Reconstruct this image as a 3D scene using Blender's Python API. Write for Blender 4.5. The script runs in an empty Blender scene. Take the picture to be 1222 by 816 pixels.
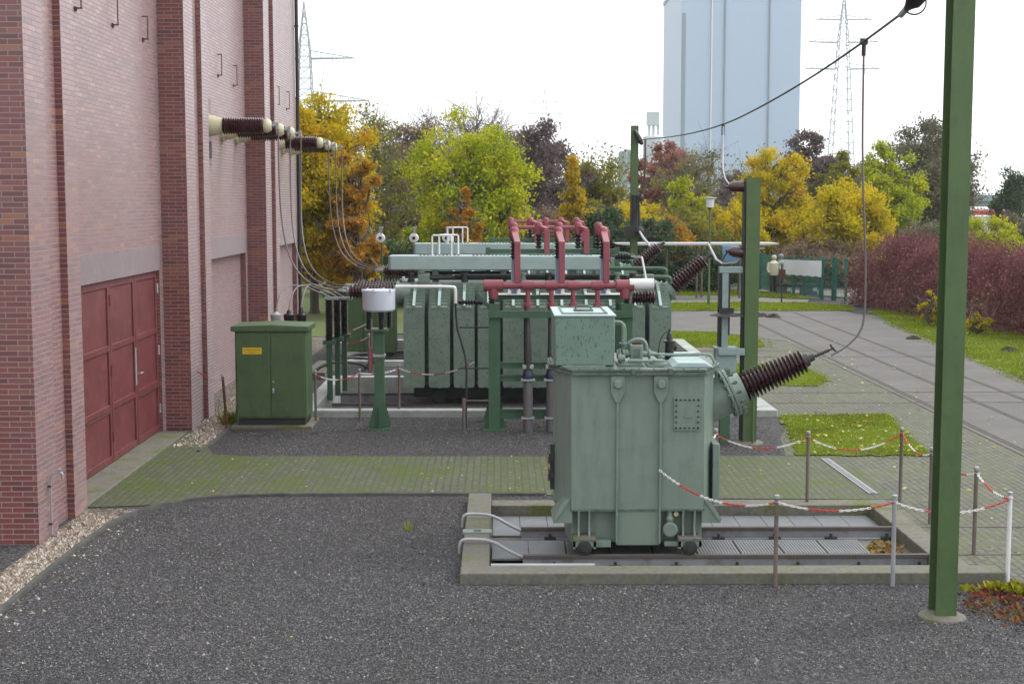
import bpy, math, random
import numpy as np
from mathutils import Vector, Matrix
random.seed(7); np.random.seed(7)
S = bpy.context.scene
COL = S.collection
PI = math.pi

# ------------------------------------------------------------------ camera
F, CX, CY, EYE = 1700., 611., 408., 3.95
pitch, yaw = math.atan(168 / F), math.atan(14 / F)
cp, sp, cw, sw = math.cos(pitch), math.sin(pitch), math.cos(yaw), math.sin(yaw)
RT = (cw, -sw, 0); FW = (sw * cp, cw * cp, -sp); UP = (sw * sp, cw * sp, cp)
cam = bpy.data.cameras.new('camera'); camo = bpy.data.objects.new('camera', cam); COL.objects.link(camo)
cam.sensor_fit = 'HORIZONTAL'; cam.sensor_width = 36; cam.lens = F * 36 / 1222
cam.clip_start = .1; cam.clip_end = 5000
camo.location = (0, 0, EYE); camo.rotation_euler = (PI / 2 - pitch, 0, -yaw)
S.camera = camo

def ray(u, v):
    a = (u - CX) / F; b = -(v - CY) / F
    return [FW[i] + a * RT[i] + b * UP[i] for i in range(3)]
def G(u, v, z=0.):                       # survey: point of the ground plane seen at a photo position
    d = ray(u, v); t = (z - EYE) / d[2]
    return (d[0] * t, d[1] * t)
def P(u, v, Y):                          # survey: x and height at a known distance
    d = ray(u, v); t = Y / d[1]
    return (d[0] * t, EYE + d[2] * t)
def XYZ(u, v, Y):
    x, z = P(u, v, Y); return (x, Y, z)

# ------------------------------------------------------------------ materials
def nt(name):
    m = bpy.data.materials.new(name); m.use_nodes = True
    n = m.node_tree.nodes; l = m.node_tree.links
    b = n['Principled BSDF']
    return m, n, l, b
def pos(n, l, scale=(1, 1, 1), coord='pos'):
    if coord == 'uv':
        t = n.new('ShaderNodeTexCoord'); o = t.outputs['UV']
    else:
        t = n.new('ShaderNodeNewGeometry'); o = t.outputs['Position']
    mp = n.new('ShaderNodeMapping'); mp.inputs['Scale'].default_value = scale
    l.new(o, mp.inputs['Vector']); return mp.outputs['Vector']
def noise(n, l, vec, scale, detail=4, rough=.6):
    t = n.new('ShaderNodeTexNoise'); t.inputs['Scale'].default_value = scale
    t.inputs['Detail'].default_value = detail; t.inputs['Roughness'].default_value = rough
    l.new(vec, t.inputs['Vector']); return t.outputs['Fac']
def ramp(n, l, fac, stops, interp='LINEAR'):
    r = n.new('ShaderNodeValToRGB'); r.color_ramp.interpolation = interp
    e = r.color_ramp.elements
    while len(e) < len(stops): e.new(.5)
    for k, (p_, c) in enumerate(stops):
        e[k].position = p_; e[k].color = (c[0], c[1], c[2], 1) if hasattr(c, '__len__') else (c, c, c, 1)
    l.new(fac, r.inputs['Fac']); return r.outputs['Color']
def mix(n, l, fac, a, b, mode='MIX'):
    m = n.new('ShaderNodeMix'); m.data_type = 'RGBA'; m.blend_type = mode
    for sock, val in ((m.inputs[0], fac), (m.inputs[6], a), (m.inputs[7], b)):
        if isinstance(val, (int, float)): sock.default_value = val
        elif isinstance(val, tuple): sock.default_value = (val[0], val[1], val[2], 1)
        else: l.new(val, sock)
    return m.outputs[2]
def bump(n, l, b, h, strength=.3, dist=.01):
    k = n.new('ShaderNodeBump'); k.inputs['Strength'].default_value = strength; k.inputs['Distance'].default_value = dist
    l.new(h, k.inputs['Height']); l.new(k.outputs['Normal'], b.inputs['Normal'])
def sc(c, k): return tuple(max(0, min(1, x * k)) for x in c)

def paint(name, col, rough=.5, var=.18, dirt=None, dirt_amt=.5, flecks=0, metal=0, spec=.5, bmp=.05, rain=0, rust=0):
    m, n, l, b = nt(name)
    v = pos(n, l)
    c = ramp(n, l, noise(n, l, v, 2.2, 6), [(.25, sc(col, 1 - var)), (.75, sc(col, 1 + var))])
    if dirt is not None:
        f = ramp(n, l, noise(n, l, v, 5.0, 8, .7), [(.5, 0), (.72, dirt_amt)])
        c = mix(n, l, f, c, dirt)
    if rain:
        vs = pos(n, l, (1, 1, .1))
        f = ramp(n, l, noise(n, l, vs, 14, 5, .7), [(.48, 0), (.75, rain)])
        c = mix(n, l, f, c, sc(col, .35))
    if rust:
        f = ramp(n, l, noise(n, l, pos(n, l, (1, 1, .45)), 17, 6, .75), [(.66, 0), (.74, rust)])
        c = mix(n, l, f, c, (.10, .05, .025))
    if flecks:
        vs = pos(n, l, (1, 1, .3))
        f = ramp(n, l, noise(n, l, vs, 64, 2, .5), [(.62, 0), (.67, flecks)])
        c = mix(n, l, f, c, (.03, .045, .035))
    l.new(c, b.inputs['Base Color'])
    b.inputs['Roughness'].default_value = rough; b.inputs['Metallic'].default_value = metal
    b.inputs['Specular IOR Level'].default_value = spec
    if bmp: bump(n, l, b, noise(n, l, v, 60, 3), bmp, .004)
    return m

def brick_mat(name):
    m, n, l, b = nt(name)
    uv = pos(n, l, (1, 1, 1), 'uv')
    t = n.new('ShaderNodeTexBrick'); l.new(uv, t.inputs['Vector'])
    t.offset = .5; t.squash = 1
    t.inputs['Scale'].default_value = 1; t.inputs['Brick Width'].default_value = .25; t.inputs['Row Height'].default_value = .0625
    t.inputs['Mortar Size'].default_value = .006; t.inputs['Mortar Smooth'].default_value = .1
    t.inputs['Color1'].default_value = (0, 0, 0, 1); t.inputs['Color2'].default_value = (1, 1, 1, 1)
    t.inputs['Mortar'].default_value = (.5, .5, .5, 1)
    c = ramp(n, l, t.outputs['Color'], [(0, (.10, .022, .024)), (.3, (.165, .032, .031)), (.62, (.20, .043, .036)), (.86, (.18, .052, .05)), (1, (.31, .10, .045))])
    v = pos(n, l)
    c = mix(n, l, ramp(n, l, noise(n, l, v, 1.1, 5), [(.3, 0), (.8, .4)]), c, (.13, .045, .045))
    c = mix(n, l, t.outputs['Fac'], c, (.31, .245, .23))
    l.new(c, b.inputs['Base Color'])
    r = ramp(n, l, noise(n, l, v, 30, 3), [(.3, .36), (.7, .52)])
    r = mix(n, l, t.outputs['Fac'], r, (.9, .9, .9)); l.new(r, b.inputs['Roughness'])
    b.inputs['Specular IOR Level'].default_value = .3
    b.inputs['Coat Weight'].default_value = 1.; b.inputs['Coat IOR'].default_value = 1.62
    b.inputs['Sheen Roughness'].default_value = .32; b.inputs['Sheen Tint'].default_value = (.96, .89, .97, 1)
    sw_ = mix(n, l, t.outputs['Fac'], ramp(n, l, t.outputs['Color'], [(0, .88), (.5, .95), (.92, .97), (1, 1.)]), (.05, .05, .05))
    sw_ = mix(n, l, .7, sw_, ramp(n, l, noise(n, l, v, 1.5, 6, .7), [(.3, .88), (.7, 1.)]), 'MULTIPLY')
    l.new(sw_, b.inputs['Sheen Weight'])
    cw_ = n.new('ShaderNodeMath'); cw_.operation = 'SUBTRACT'; cw_.inputs[0].default_value = 1.; l.new(t.outputs['Fac'], cw_.inputs[1]); cw_.use_clamp = True
    l.new(cw_.outputs[0], b.inputs['Coat Weight']); l.new(mix(n, l, t.outputs['Fac'], (.3, .3, .3), (0, 0, 0)), b.inputs['Specular IOR Level'])
    l.new(ramp(n, l, t.outputs['Color'], [(0, .40), (.9, .34), (1, .28)]), b.inputs['Coat Roughness'])
    h = n.new('ShaderNodeMath'); h.operation = 'MULTIPLY_ADD'
    l.new(t.outputs['Fac'], h.inputs[0]); h.inputs[1].default_value = -1.
    hh = mix(n, l, .75, noise(n, l, v, 14, 3), t.outputs['Color'])
    l.new(hh, h.inputs[2])
    bump(n, l, b, h.outputs[0], .6, .009)
    return m

def gravel_mat(name, stops, scale, mossy=None, b_str=.9, large=.35):
    m, n, l, b = nt(name)
    v = pos(n, l)
    w = n.new('ShaderNodeTexVoronoi'); w.inputs['Scale'].default_value = scale; w.feature = 'F1'
    l.new(v, w.inputs['Vector'])
    sep = n.new('ShaderNodeSeparateColor'); l.new(w.outputs['Color'], sep.inputs[0])
    c = ramp(n, l, sep.outputs[0], stops)
    edge = ramp(n, l, w.outputs['Distance'], [(.25, 1), (.75, .35)])
    c = mix(n, l, .55, c, edge, 'MULTIPLY')
    big = ramp(n, l, noise(n, l, v, .45, 6, .65), [(.32, 1 - large), (.66, 1.)])
    c = mix(n, l, 1., c, big, 'MULTIPLY')
    fine = ramp(n, l, noise(n, l, v, scale * .35, 3, .7), [(.3, .55), (.7, 1.)])
    c = mix(n, l, .8, c, fine, 'MULTIPLY')
    if mossy:
        f = ramp(n, l, noise(n, l, v, .8, 6, .7), [(.58, 0), (.8, .45)])
        c = mix(n, l, f, c, mossy)
    l.new(c, b.inputs['Base Color']); b.inputs['Roughness'].default_value = .8
    inv = ramp(n, l, w.outputs['Distance'], [(0, 1), (.8, 0)])
    bump(n, l, b, inv, b_str, .02)
    return m

def paving_mat(name, c1, c2, mortar, moss, moss_lo, moss_hi, rot=0., bw=.2, bh=.1):
    m, n, l, b = nt(name)
    v = pos(n, l)
    mp = n.new('ShaderNodeMapping'); mp.inputs['Rotation'].default_value = (0, 0, rot); l.new(v, mp.inputs['Vector'])
    t = n.new('ShaderNodeTexBrick'); l.new(mp.outputs['Vector'], t.inputs['Vector'])
    t.inputs['Scale'].default_value = 1; t.inputs['Brick Width'].default_value = bw; t.inputs['Row Height'].default_value = bh
    t.inputs['Mortar Size'].default_value = .017; t.inputs['Mortar Smooth'].default_value = .3
    t.inputs['Color1'].default_value = (*c1, 1); t.inputs['Color2'].default_value = (*c2, 1); t.inputs['Mortar'].default_value = (*mortar, 1)
    c = mix(n, l, ramp(n, l, noise(n, l, v, 9, 6, .7), [(.3, 0), (.8, .6)]), t.outputs['Color'], sc(c1, .55))
    jm = n.new('ShaderNodeMath'); jm.operation = 'MULTIPLY_ADD'; l.new(t.outputs['Fac'], jm.inputs[0]); jm.inputs[1].default_value = .22
    l.new(noise(n, l, v, .9, 7, .72), jm.inputs[2])
    j2 = n.new('ShaderNodeMath'); j2.operation = 'MULTIPLY_ADD'; l.new(noise(n, l, v, 7, 5, .7), j2.inputs[0]); j2.inputs[1].default_value = .55; l.new(jm.outputs[0], j2.inputs[2])
    j3 = n.new('ShaderNodeMath'); j3.operation = 'SUBTRACT'; l.new(j2.outputs[0], j3.inputs[0]); j3.inputs[1].default_value = .27
    f = ramp(n, l, j3.outputs[0], [(moss_lo, 0), (moss_hi, .92)])
    mc = ramp(n, l, noise(n, l, v, 22, 4), [(.3, sc(moss, .6)), (.7, sc(moss, 1.3))])
    c = mix(n, l, f, c, mc)
    l.new(c, b.inputs['Base Color']); b.inputs['Roughness'].default_value = .75
    inv = n.new('ShaderNodeMath'); inv.operation = 'MULTIPLY_ADD'; l.new(t.outputs['Fac'], inv.inputs[0]); inv.inputs[1].default_value = -1
    l.new(noise(n, l, v, 40, 4), inv.inputs[2])
    bump(n, l, b, inv.outputs[0], .6, .008)
    return m

def mottled(name, stops, scale, rough=.8, bmp=.4, bscale=40, metal=0, scale2=None):
    m, n, l, b = nt(name); v = pos(n, l)
    f = noise(n, l, v, scale, 8, .7)
    c = ramp(n, l, f, stops)
    if scale2: c = mix(n, l, .6, c, ramp(n, l, noise(n, l, v, scale2, 3), [(.3, .5), (.7, 1.)]), 'MULTIPLY')
    l.new(c, b.inputs['Base Color']); b.inputs['Roughness'].default_value = rough; b.inputs['Metallic'].default_value = metal
    bump(n, l, b, noise(n, l, v, bscale, 5), bmp, .01)
    return m

def leaf_mat(name, stops, trans=.35):
    m = bpy.data.materials.new(name); m.use_nodes = True; n = m.node_tree.nodes; l = m.node_tree.links
    n.clear(); out = n.new('ShaderNodeOutputMaterial')
    g = n.new('ShaderNodeNewGeometry')
    v = pos(n, l)
    f = noise(n, l, v, .55, 3)
    a = n.new('ShaderNodeMath'); a.operation = 'MULTIPLY_ADD'; l.new(g.outputs['Random Per Island'], a.inputs[0]); a.inputs[1].default_value = .55
    s_ = n.new('ShaderNodeMath'); s_.operation = 'MULTIPLY_ADD'; l.new(f, s_.inputs[0]); s_.inputs[1].default_value = 1.5; s_.inputs[2].default_value = -.52
    l.new(s_.outputs[0], a.inputs[2])
    c = ramp(n, l, a.outputs[0], stops)
    d = n.new('ShaderNodeBsdfDiffuse'); t = n.new('ShaderNodeBsdfTranslucent'); mx = n.new('ShaderNodeMixShader'); mx.inputs[0].default_value = trans
    l.new(c, d.inputs[0]); l.new(c, t.inputs[0]); l.new(d.outputs[0], mx.inputs[1]); l.new(t.outputs[0], mx.inputs[2]); l.new(mx.outputs[0], out.inputs[0])
    return m

def LINTEL(*a, **k):
    m = mottled(*a, **k); b = m.node_tree.nodes['Principled BSDF']
    b.inputs['Sheen Weight'].default_value = .62; b.inputs['Sheen Roughness'].default_value = .32; b.inputs['Sheen Tint'].default_value = (1, .9, .94, 1); return m
M = {}
M['brick'] = brick_mat('glazed_brick')
M['concrete'] = mottled('weathered_concrete', [(.25, (.10, .097, .082)), (.5, (.17, .165, .14)), (.62, (.145, .15, .08)), (.8, (.26, .25, .225))], 2.5, .85, .35, 50, scale2=18)
M['lintel'] = LINTEL('lintel_concrete', [(.3, (.15, .105, .115)), (.7, (.22, .16, .17))], 3, .6, .25, 60, scale2=20)
M['whiteconcrete'] = mottled('painted_kerb', [(.25, (.19, .20, .185)), (.55, (.36, .385, .365)), (.8, (.47, .49, .47))], 2.2, .8, .3, 40)
M['mossconcrete'] = mottled('mossy_concrete', [(.3, (.12, .12, .10)), (.5, (.19, .18, .15)), (.62, (.12, .14, .03)), (.8, (.15, .19, .03))], 1.8, .9, .5, 40, scale2=22)
M['reddoor'] = paint('faded_red_door_paint', (.14, .031, .035), .5, .2, dirt=(.21, .07, .075), dirt_amt=.7, rain=.35)
M['rust'] = mottled('rust', [(.3, (.05, .022, .014)), (.7, (.13, .05, .024))], 12, .9)
M['cabgreen'] = paint('cabinet_green_paint', (.062, .115, .046), .45, .12, dirt=(.045, .07, .04), dirt_amt=.7, rain=.25)
M['postgreen'] = paint('steel_green_paint', (.076, .132, .043), .5, .12, dirt=(.06, .09, .045), dirt_amt=.7, rain=.3, rust=.35)
M['standgreen'] = paint('stand_green_paint', (.045, .11, .06), .5, .15, dirt=(.03, .06, .04))
M['trafo'] = paint('transformer_grey_green_paint', (.185, .243, .205), .42, .06, dirt=(.10, .145, .115), dirt_amt=.35, rain=.34, rust=.55)
M['radiator'] = paint('flaked_grey_green_paint', (.165, .23, .185), .5, .15, dirt=(.07, .12, .08), dirt_amt=.6, flecks=.85)
M['consbox'] = paint('spotted_grey_green_paint', (.15, .235, .19), .5, .12, dirt=(.10, .155, .12), dirt_amt=.5, flecks=.75)
M['conspale'] = paint('pale_paint_and_sky_reflection', (.36, .47, .46), .4, .10, dirt=(.22, .32, .30), dirt_amt=.5)  # own paint of the big conservators; on near tank tops imitates reflected sky
M['lid'] = mottled('dirty_lid_paint', [(.3, (.05, .07, .055)), (.55, (.13, .18, .15)), (.75, (.2, .27, .23))], 4, .4, .2, 40, scale2=15)
M['porcelain'] = paint('brown_glazed_porcelain', (.045, .010, .013), .22, .25, spec=.7, bmp=0)
M['blackporc'] = paint('black_porcelain', (.012, .011, .014), .3, .2, spec=.5, bmp=0)
M['cream'] = paint('cream_enamel', (.62, .58, .40), .4, .1, dirt=(.3, .26, .15), dirt_amt=.4)
M['busred'] = paint('busbar_red_paint', (.29, .07, .092), .45, .14, dirt=(.2, .04, .05), dirt_amt=.5)
M['canopy'] = paint('pale_grey_sheet', (.42, .43, .45), .5, .1)
M['plastic'] = paint('grey_white_plastic', (.38, .39, .41), .5, .1)
M['white'] = paint('white_paint', (.78, .79, .8), .4, .06, dirt=(.5, .5, .5), dirt_amt=.4)
M['drumwhite'] = paint('pale_drum_enamel', (.54, .59, .68), .35, .06, dirt=(.5, .55, .62), dirt_amt=.3)
M['galv'] = paint('galvanised_steel', (.36, .37, .39), .45, .2, metal=.3, dirt=(.2, .19, .18), dirt_amt=.5)
M['bluegrey'] = paint('blue_grey_steel', (.30, .36, .46), .45, .1, dirt=(.2, .25, .3))
M['rustypost'] = paint('brownish_steel_tube', (.17, .14, .125), .5, .3, dirt=(.13, .06, .04), dirt_amt=.6, metal=.2)
M['railsteel'] = paint('rail_steel', (.25, .26, .285), .4, .25, dirt=(.11, .07, .05), dirt_amt=.7, metal=.15)
M['railhead'] = paint('rusty_rail_head', (.10, .085, .078), .75, .25, dirt=(.12, .05, .025), dirt_amt=.6, metal=.1)
M['plate'] = paint('cover_plate_steel', (.155, .172, .185), .65, .12, dirt=(.25, .25, .24), dirt_amt=.6, metal=.2)
M['grating'] = paint('grating_steel', (.175, .185, .19), .7, .2, dirt=(.14, .14, .12), dirt_amt=.6, metal=.2)
M['dark'] = paint('dark_steel', (.025, .026, .027), .55, .3)
M['cablepipe'] = paint('grey_cable_conduit', (.115, .11, .115), .55, .15, dirt=(.07, .07, .07))
M['collar'] = paint('dark_blue_collar', (.018, .025, .06), .4, .2)
M['cable'] = paint('aluminium_wire', (.15, .125, .125), .5, .2, metal=.2)
M['whitewire'] = paint('pale_wire', (.38, .38, .40), .45, .1)
M['chainred'] = paint('red_chain_plastic', (.50, .045, .03), .45, .15)
M['chainwhite'] = paint('white_chain_plastic', (.72, .70, .68), .45, .08)
M['yellow'] = paint('yellow_sign', (.62, .42, .015), .5, .06, bmp=0)
M['ink'] = paint('sign_ink', (.07, .05, .01), .6, .05, bmp=0)
M['grey'] = paint('switch_grey_paint', (.24, .32, .32), .45, .08, dirt=(.16, .21, .21))
M['cladding'] = paint('pale_blue_cladding', (.40, .505, .68), .5, .03, bmp=0)
M['claddark'] = paint('grey_cladding_and_recess_shade', (.24, .275, .345), .5, .05, bmp=0)
M['silowhite'] = paint('silo_pale_metal', (.52, .58, .62), .5, .08, bmp=0)
M['silogreen'] = paint('silo_grey_green_metal', (.20, .28, .26), .5, .08, bmp=0)
M['pylon'] = paint('pylon_galvanised', (.38, .42, .47), .6, .1, bmp=0)
M['fencegreen'] = paint('fence_green_coating', (.022, .13, .10), .5, .15, bmp=0)
M['banner'] = paint('white_tarpaulin', (.74, .77, .82), .6, .08)
M['skin'] = paint('skin', (.5, .3, .22), .6, .05, bmp=0)
M['jacket'] = paint('cream_jacket_cloth', (.62, .57, .45), .85, .08)
M['jacket2'] = paint('pale_grey_jacket_cloth', (.45, .46, .45), .85, .08)
M['trousers'] = paint('dark_trousers_cloth', (.05, .05, .06), .85, .1)
M['hairgrey'] = paint('grey_hair', (.26, .25, .24), .8, .1)
M['hairwhite'] = paint('pale_hat_cloth', (.50, .44, .32), .8, .1)
M['darkfloor'] = mottled('dark_pit_floor', [(.3, (.02, .02, .022)), (.7, (.06, .06, .058))], 2, .6, .3, 40)  # near-black floor colour of the middle and rear pits
M['asphalt'] = mottled('old_asphalt', [(.25, (.095, .09, .084)), (.55, (.14, .133, .122)), (.8, (.18, .17, .155))], .9, .8, .5, 90, scale2=45)
M['path'] = mottled('gravel_path', [(.25, (.17, .16, .145)), (.75, (.27, .26, .235))], .8, .9, .5, 70, scale2=30)
M['soil'] = mottled('dark_soil', [(.3, (.02, .016, .012)), (.7, (.06, .045, .03))], 6, .95, .8, 30)
M['meadow'] = mottled('meadow_ground', [(.25, (.06, .085, .02)), (.5, (.10, .14, .03)), (.75, (.15, .15, .05))], .25, .95, .6, 20, scale2=8)
M['turf'] = mottled('turf_ground', [(.25, (.075, .07, .035)), (.42, (.12, .14, .025)), (.6, (.15, .22, .018)), (.8, (.16, .15, .05))], .7, .95, .6, 60, scale2=35)
M['blade'] = leaf_mat('grass_blade', [(.1, (.17, .15, .04)), (.35, (.20, .25, .015)), (.65, (.235, .34, .014)), (.85, (.30, .34, .04)), (1, (.30, .25, .08))], .4)
M['gravel'] = gravel_mat('dark_gravel', [(0, (.020, .020, .022)), (.42, (.060, .058, .063)), (.72, (.128, .123, .128)), (.94, (.215, .205, .22)), (1, (.42, .40, .40))], 58, (.10, .095, .07), 1.)
M['pebble'] = gravel_mat('pale_pebbles', [(0, (.07, .05, .035)), (.4, (.20, .155, .12)), (.7, (.33, .28, .23)), (1, (.55, .52, .48))], 27)
M['mosspaving'] = paving_mat('mossy_paving', (.075, .078, .062), (.115, .113, .093), (.010, .012, .005), (.062, .094, .004), .50, .62, PI / 2)
M['paving'] = paving_mat('grey_paving', (.095, .093, .08), (.14, .135, .118), (.022, .026, .013), (.085, .105, .012), .58, .76, PI / 2)
M['kerbdark'] = mottled('dark_kerb_concrete', [(.3, (.035, .036, .034)), (.7, (.09, .09, .08))], 4, .9)
M['fallen'] = leaf_mat('fallen_leaf', [(.1, (.25, .12, .05)), (.4, (.45, .33, .08)), (.7, (.55, .5, .3)), (.95, (.3, .26, .18))], .1)
M['pileleaf'] = leaf_mat('wet_leaf', [(.1, (.10, .05, .02)), (.5, (.22, .11, .035)), (.8, (.35, .24, .05)), (.95, (.12, .12, .03))], .1)
M['redfallen'] = leaf_mat('red_ground_cover', [(.1, (.09, .022, .02)), (.45, (.17, .04, .03)), (.75, (.22, .10, .035)), (.95, (.10, .12, .03))], .15)
M['yellowweed'] = leaf_mat('yellowed_weed', [(.1, (.10, .13, .015)), (.5, (.22, .24, .02)), (.8, (.42, .31, .02)), (.95, (.14, .16, .03))], .25)
M['bark'] = mottled('bark', [(.3, (.045, .038, .03)), (.7, (.12, .105, .085))], 6, .9, .6, 30)
M['twig'] = mottled('bare_twigs', [(.3, (.15, .13, .12)), (.7, (.24, .205, .19))], 3, .9, .2, 30)
M['tyre'] = paint('tyre_rubber', (.015, .015, .016), .8, .1, bmp=0)
M['glass'] = paint('window_glass', (.03, .035, .045), .1, .1, bmp=0)
M['truckred'] = paint('truck_red', (.55, .03, .045), .4, .1, bmp=0)
M['bluepanel'] = paint('light_blue_board', (.16, .33, .55), .5, .1, bmp=0)
M['lampglass'] = paint('frosted_lamp_glass', (.72, .76, .78), .25, .05, bmp=0)
M['concfar'] = paint('viaduct_concrete', (.25, .29, .30), .8, .1, bmp=0)
M['bluefar'] = paint('noise_barrier_blue_grey', (.24, .33, .38), .6, .1, bmp=0)

# ------------------------------------------------------------------ mesh helpers
ORG = {}
class MB:
    def __init__(s): s.v = []; s.f = []; s.mi = []; s.uv = []; s.cur = 0
    def add(s, vs, fs, uv=None):
        k = len(s.v); s.v += [tuple(p) for p in vs]
        for i, f in enumerate(fs):
            s.f.append(tuple(j + k for j in f)); s.mi.append(s.cur); s.uv.append(uv[i] if uv else None)
        return s
    def box(s, x0, x1, y0, y1, z0, z1):
        x0, x1 = min(x0, x1), max(x0, x1); y0, y1 = min(y0, y1), max(y0, y1); z0, z1 = min(z0, z1), max(z0, z1)
        vs = [(x, y, z) for z in (z0, z1) for y in (y0, y1) for x in (x0, x1)]
        fs = [(0, 2, 3, 1), (4, 5, 7, 6), (0, 1, 5, 4), (2, 6, 7, 3), (0, 4, 6, 2), (1, 3, 7, 5)]
        return s.add(vs, fs)
    def cbox(s, c, d): return s.box(c[0] - d[0] / 2, c[0] + d[0] / 2, c[1] - d[1] / 2, c[1] + d[1] / 2, c[2] - d[2] / 2, c[2] + d[2] / 2)
    def bar(s, p, q, w, h, up=(0, 0, 1)):
        p, q = Vector(p), Vector(q); d = (q - p).normalized(); u = Vector(up)
        if abs(d.dot(u)) > .95: u = Vector((0, 1, 0))
        a = d.cross(u).normalized(); b = a.cross(d)
        vs = [c + a * (i * w / 2) + b * (j * h / 2) for c in (p, q) for j in (-1, 1) for i in (-1, 1)]
        return s.add(vs, [(0, 1, 3, 2), (4, 6, 7, 5), (0, 4, 5, 1), (2, 3, 7, 6), (0, 2, 6, 4), (1, 5, 7, 3)])
    def tube(s, pts, r, n=8, caps=True):
        pts = [Vector(p) for p in pts]; m = len(pts)
        rs = list(r) if hasattr(r, '__len__') else [r] * m
        vs = []; a = None
        for i, p in enumerate(pts):
            d = (pts[min(i + 1, m - 1)] - pts[max(i - 1, 0)]).normalized()
            if a is None:
                a = d.orthogonal().normalized()
            else:
                a = a - d * a.dot(d); a = a.normalized() if a.length > 1e-6 else d.orthogonal().normalized()
            b = d.cross(a)
            vs += [p + (a * math.cos(2 * PI * k / n) + b * math.sin(2 * PI * k / n)) * rs[i] for k in range(n)]
        fs = [(i * n + k, i * n + (k + 1) % n, (i + 1) * n + (k + 1) % n, (i + 1) * n + k) for i in range(m - 1) for k in range(n)]
        if caps: fs += [tuple(range(n - 1, -1, -1)), tuple((m - 1) * n + k for k in range(n))]
        return s.add(vs, fs)
    def lathe(s, prof, org=(0, 0, 0), axis=(0, 0, 1), n=20):       # prof: (distance along axis, radius)
        org = Vector(org); d = Vector(axis).normalized(); a = d.orthogonal().normalized(); b = d.cross(a)
        vs = [org + d * t + (a * math.cos(2 * PI * k / n) + b * math.sin(2 * PI * k / n)) * max(r, 1e-4) for t, r in prof for k in range(n)]
        m = len(prof)
        fs = [(i * n + k, i * n + (k + 1) % n, (i + 1) * n + (k + 1) % n, (i + 1) * n + k) for i in range(m - 1) for k in range(n)]
        fs += [tuple(range(n - 1, -1, -1)), tuple((m - 1) * n + k for k in range(n))]
        return s.add(vs, fs)
    def prism(s, poly, a0, a1, plane='xy'):
        def mk(p, t): return {'xy': (p[0], p[1], t), 'xz': (p[0], t, p[1]), 'yz': (t, p[0], p[1])}[plane]
        k = len(poly)
        vs = [mk(p, a0) for p in poly] + [mk(p, a1) for p in poly]
        fs = [tuple(range(k)), tuple(range(2 * k - 1, k - 1, -1))] + [(i, i + k, (i + 1) % k + k, (i + 1) % k) for i in range(k)]
        return s.add(vs, fs)
    def sphere(s, c, r, n=10):
        prof = [(-r * math.cos(PI * i / n) , r * math.sin(PI * i / n)) for i in range(n + 1)]
        return s.lathe(prof, c, (0, 0, 1), n + 4)
    def build(s, name, mat, parent=None, smooth=True, bevel=0, base=None, fix=True):
        me = bpy.data.meshes.new(name)
        if parent is not None: o0 = ORG[parent]
        elif base is not None: o0 = Vector(base)
        else:
            a = np.array(s.v); lo, hi = a.min(0), a.max(0)
            o0 = Vector(((lo[0] + hi[0]) / 2, (lo[1] + hi[1]) / 2, lo[2]))
        me.from_pydata([(p[0] - o0.x, p[1] - o0.y, p[2] - o0.z) for p in s.v], [], s.f)
        mats = mat if isinstance(mat, (list, tuple)) else [mat]
        for m in mats: me.materials.append(m)
        if len(mats) > 1: me.polygons.foreach_set('material_index', s.mi)
        if any(u is not None for u in s.uv):
            ul = me.uv_layers.new(name='uv'); k = 0
            for f, u in zip(s.f, s.uv):
                for j in range(len(f)):
                    if u is not None: ul.data[k].uv = u[j]
                    k += 1
        if fix and not any(u is not None for u in s.uv):
            import bmesh
            bm = bmesh.new(); bm.from_mesh(me); bmesh.ops.recalc_face_normals(bm, faces=bm.faces); bm.to_mesh(me); bm.free()
        if smooth:
            me.polygons.foreach_set('use_smooth', [True] * len(me.polygons)); me.set_sharp_from_angle(angle=math.radians(38))
        me.update()
        o = bpy.data.objects.new(name, me); COL.objects.link(o)
        ORG[o] = o0
        if parent is not None: o.parent = parent
        else: o.location = o0
        if bevel:
            b = o.modifiers.new('bevel', 'BEVEL'); b.width = bevel; b.segments = 2; b.limit_method = 'ANGLE'; b.angle_limit = math.radians(50)
        return o
def tag(o, label=None, cat=None, group=None, kind=None):
    if label: o['label'] = label
    if cat: o['category'] = cat
    if group: o['group'] = group
    if kind: o['kind'] = kind
    return o
def thing(name, label, cat, loc, group=None):
    o = bpy.data.objects.new(name, None); COL.objects.link(o); o.location = loc; o.empty_display_size = .1
    ORG[o] = Vector(loc); return tag(o, label, cat, group)
def kids(o): return [c for c in bpy.data.objects if c.parent == o]
def copy_tree(o, off, label=None, parent=None, skip=()):
    c = o.copy(); COL.objects.link(c)
    if parent is not None: c.parent = parent
    else: c.location = o.location + Vector(off)
    ORG[c] = ORG[o] + Vector(off)
    if label: c['label'] = label
    for k in kids(o):
        if k.name.split('.')[0] not in skip: copy_tree(k, off, None, c)
    return c
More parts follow.
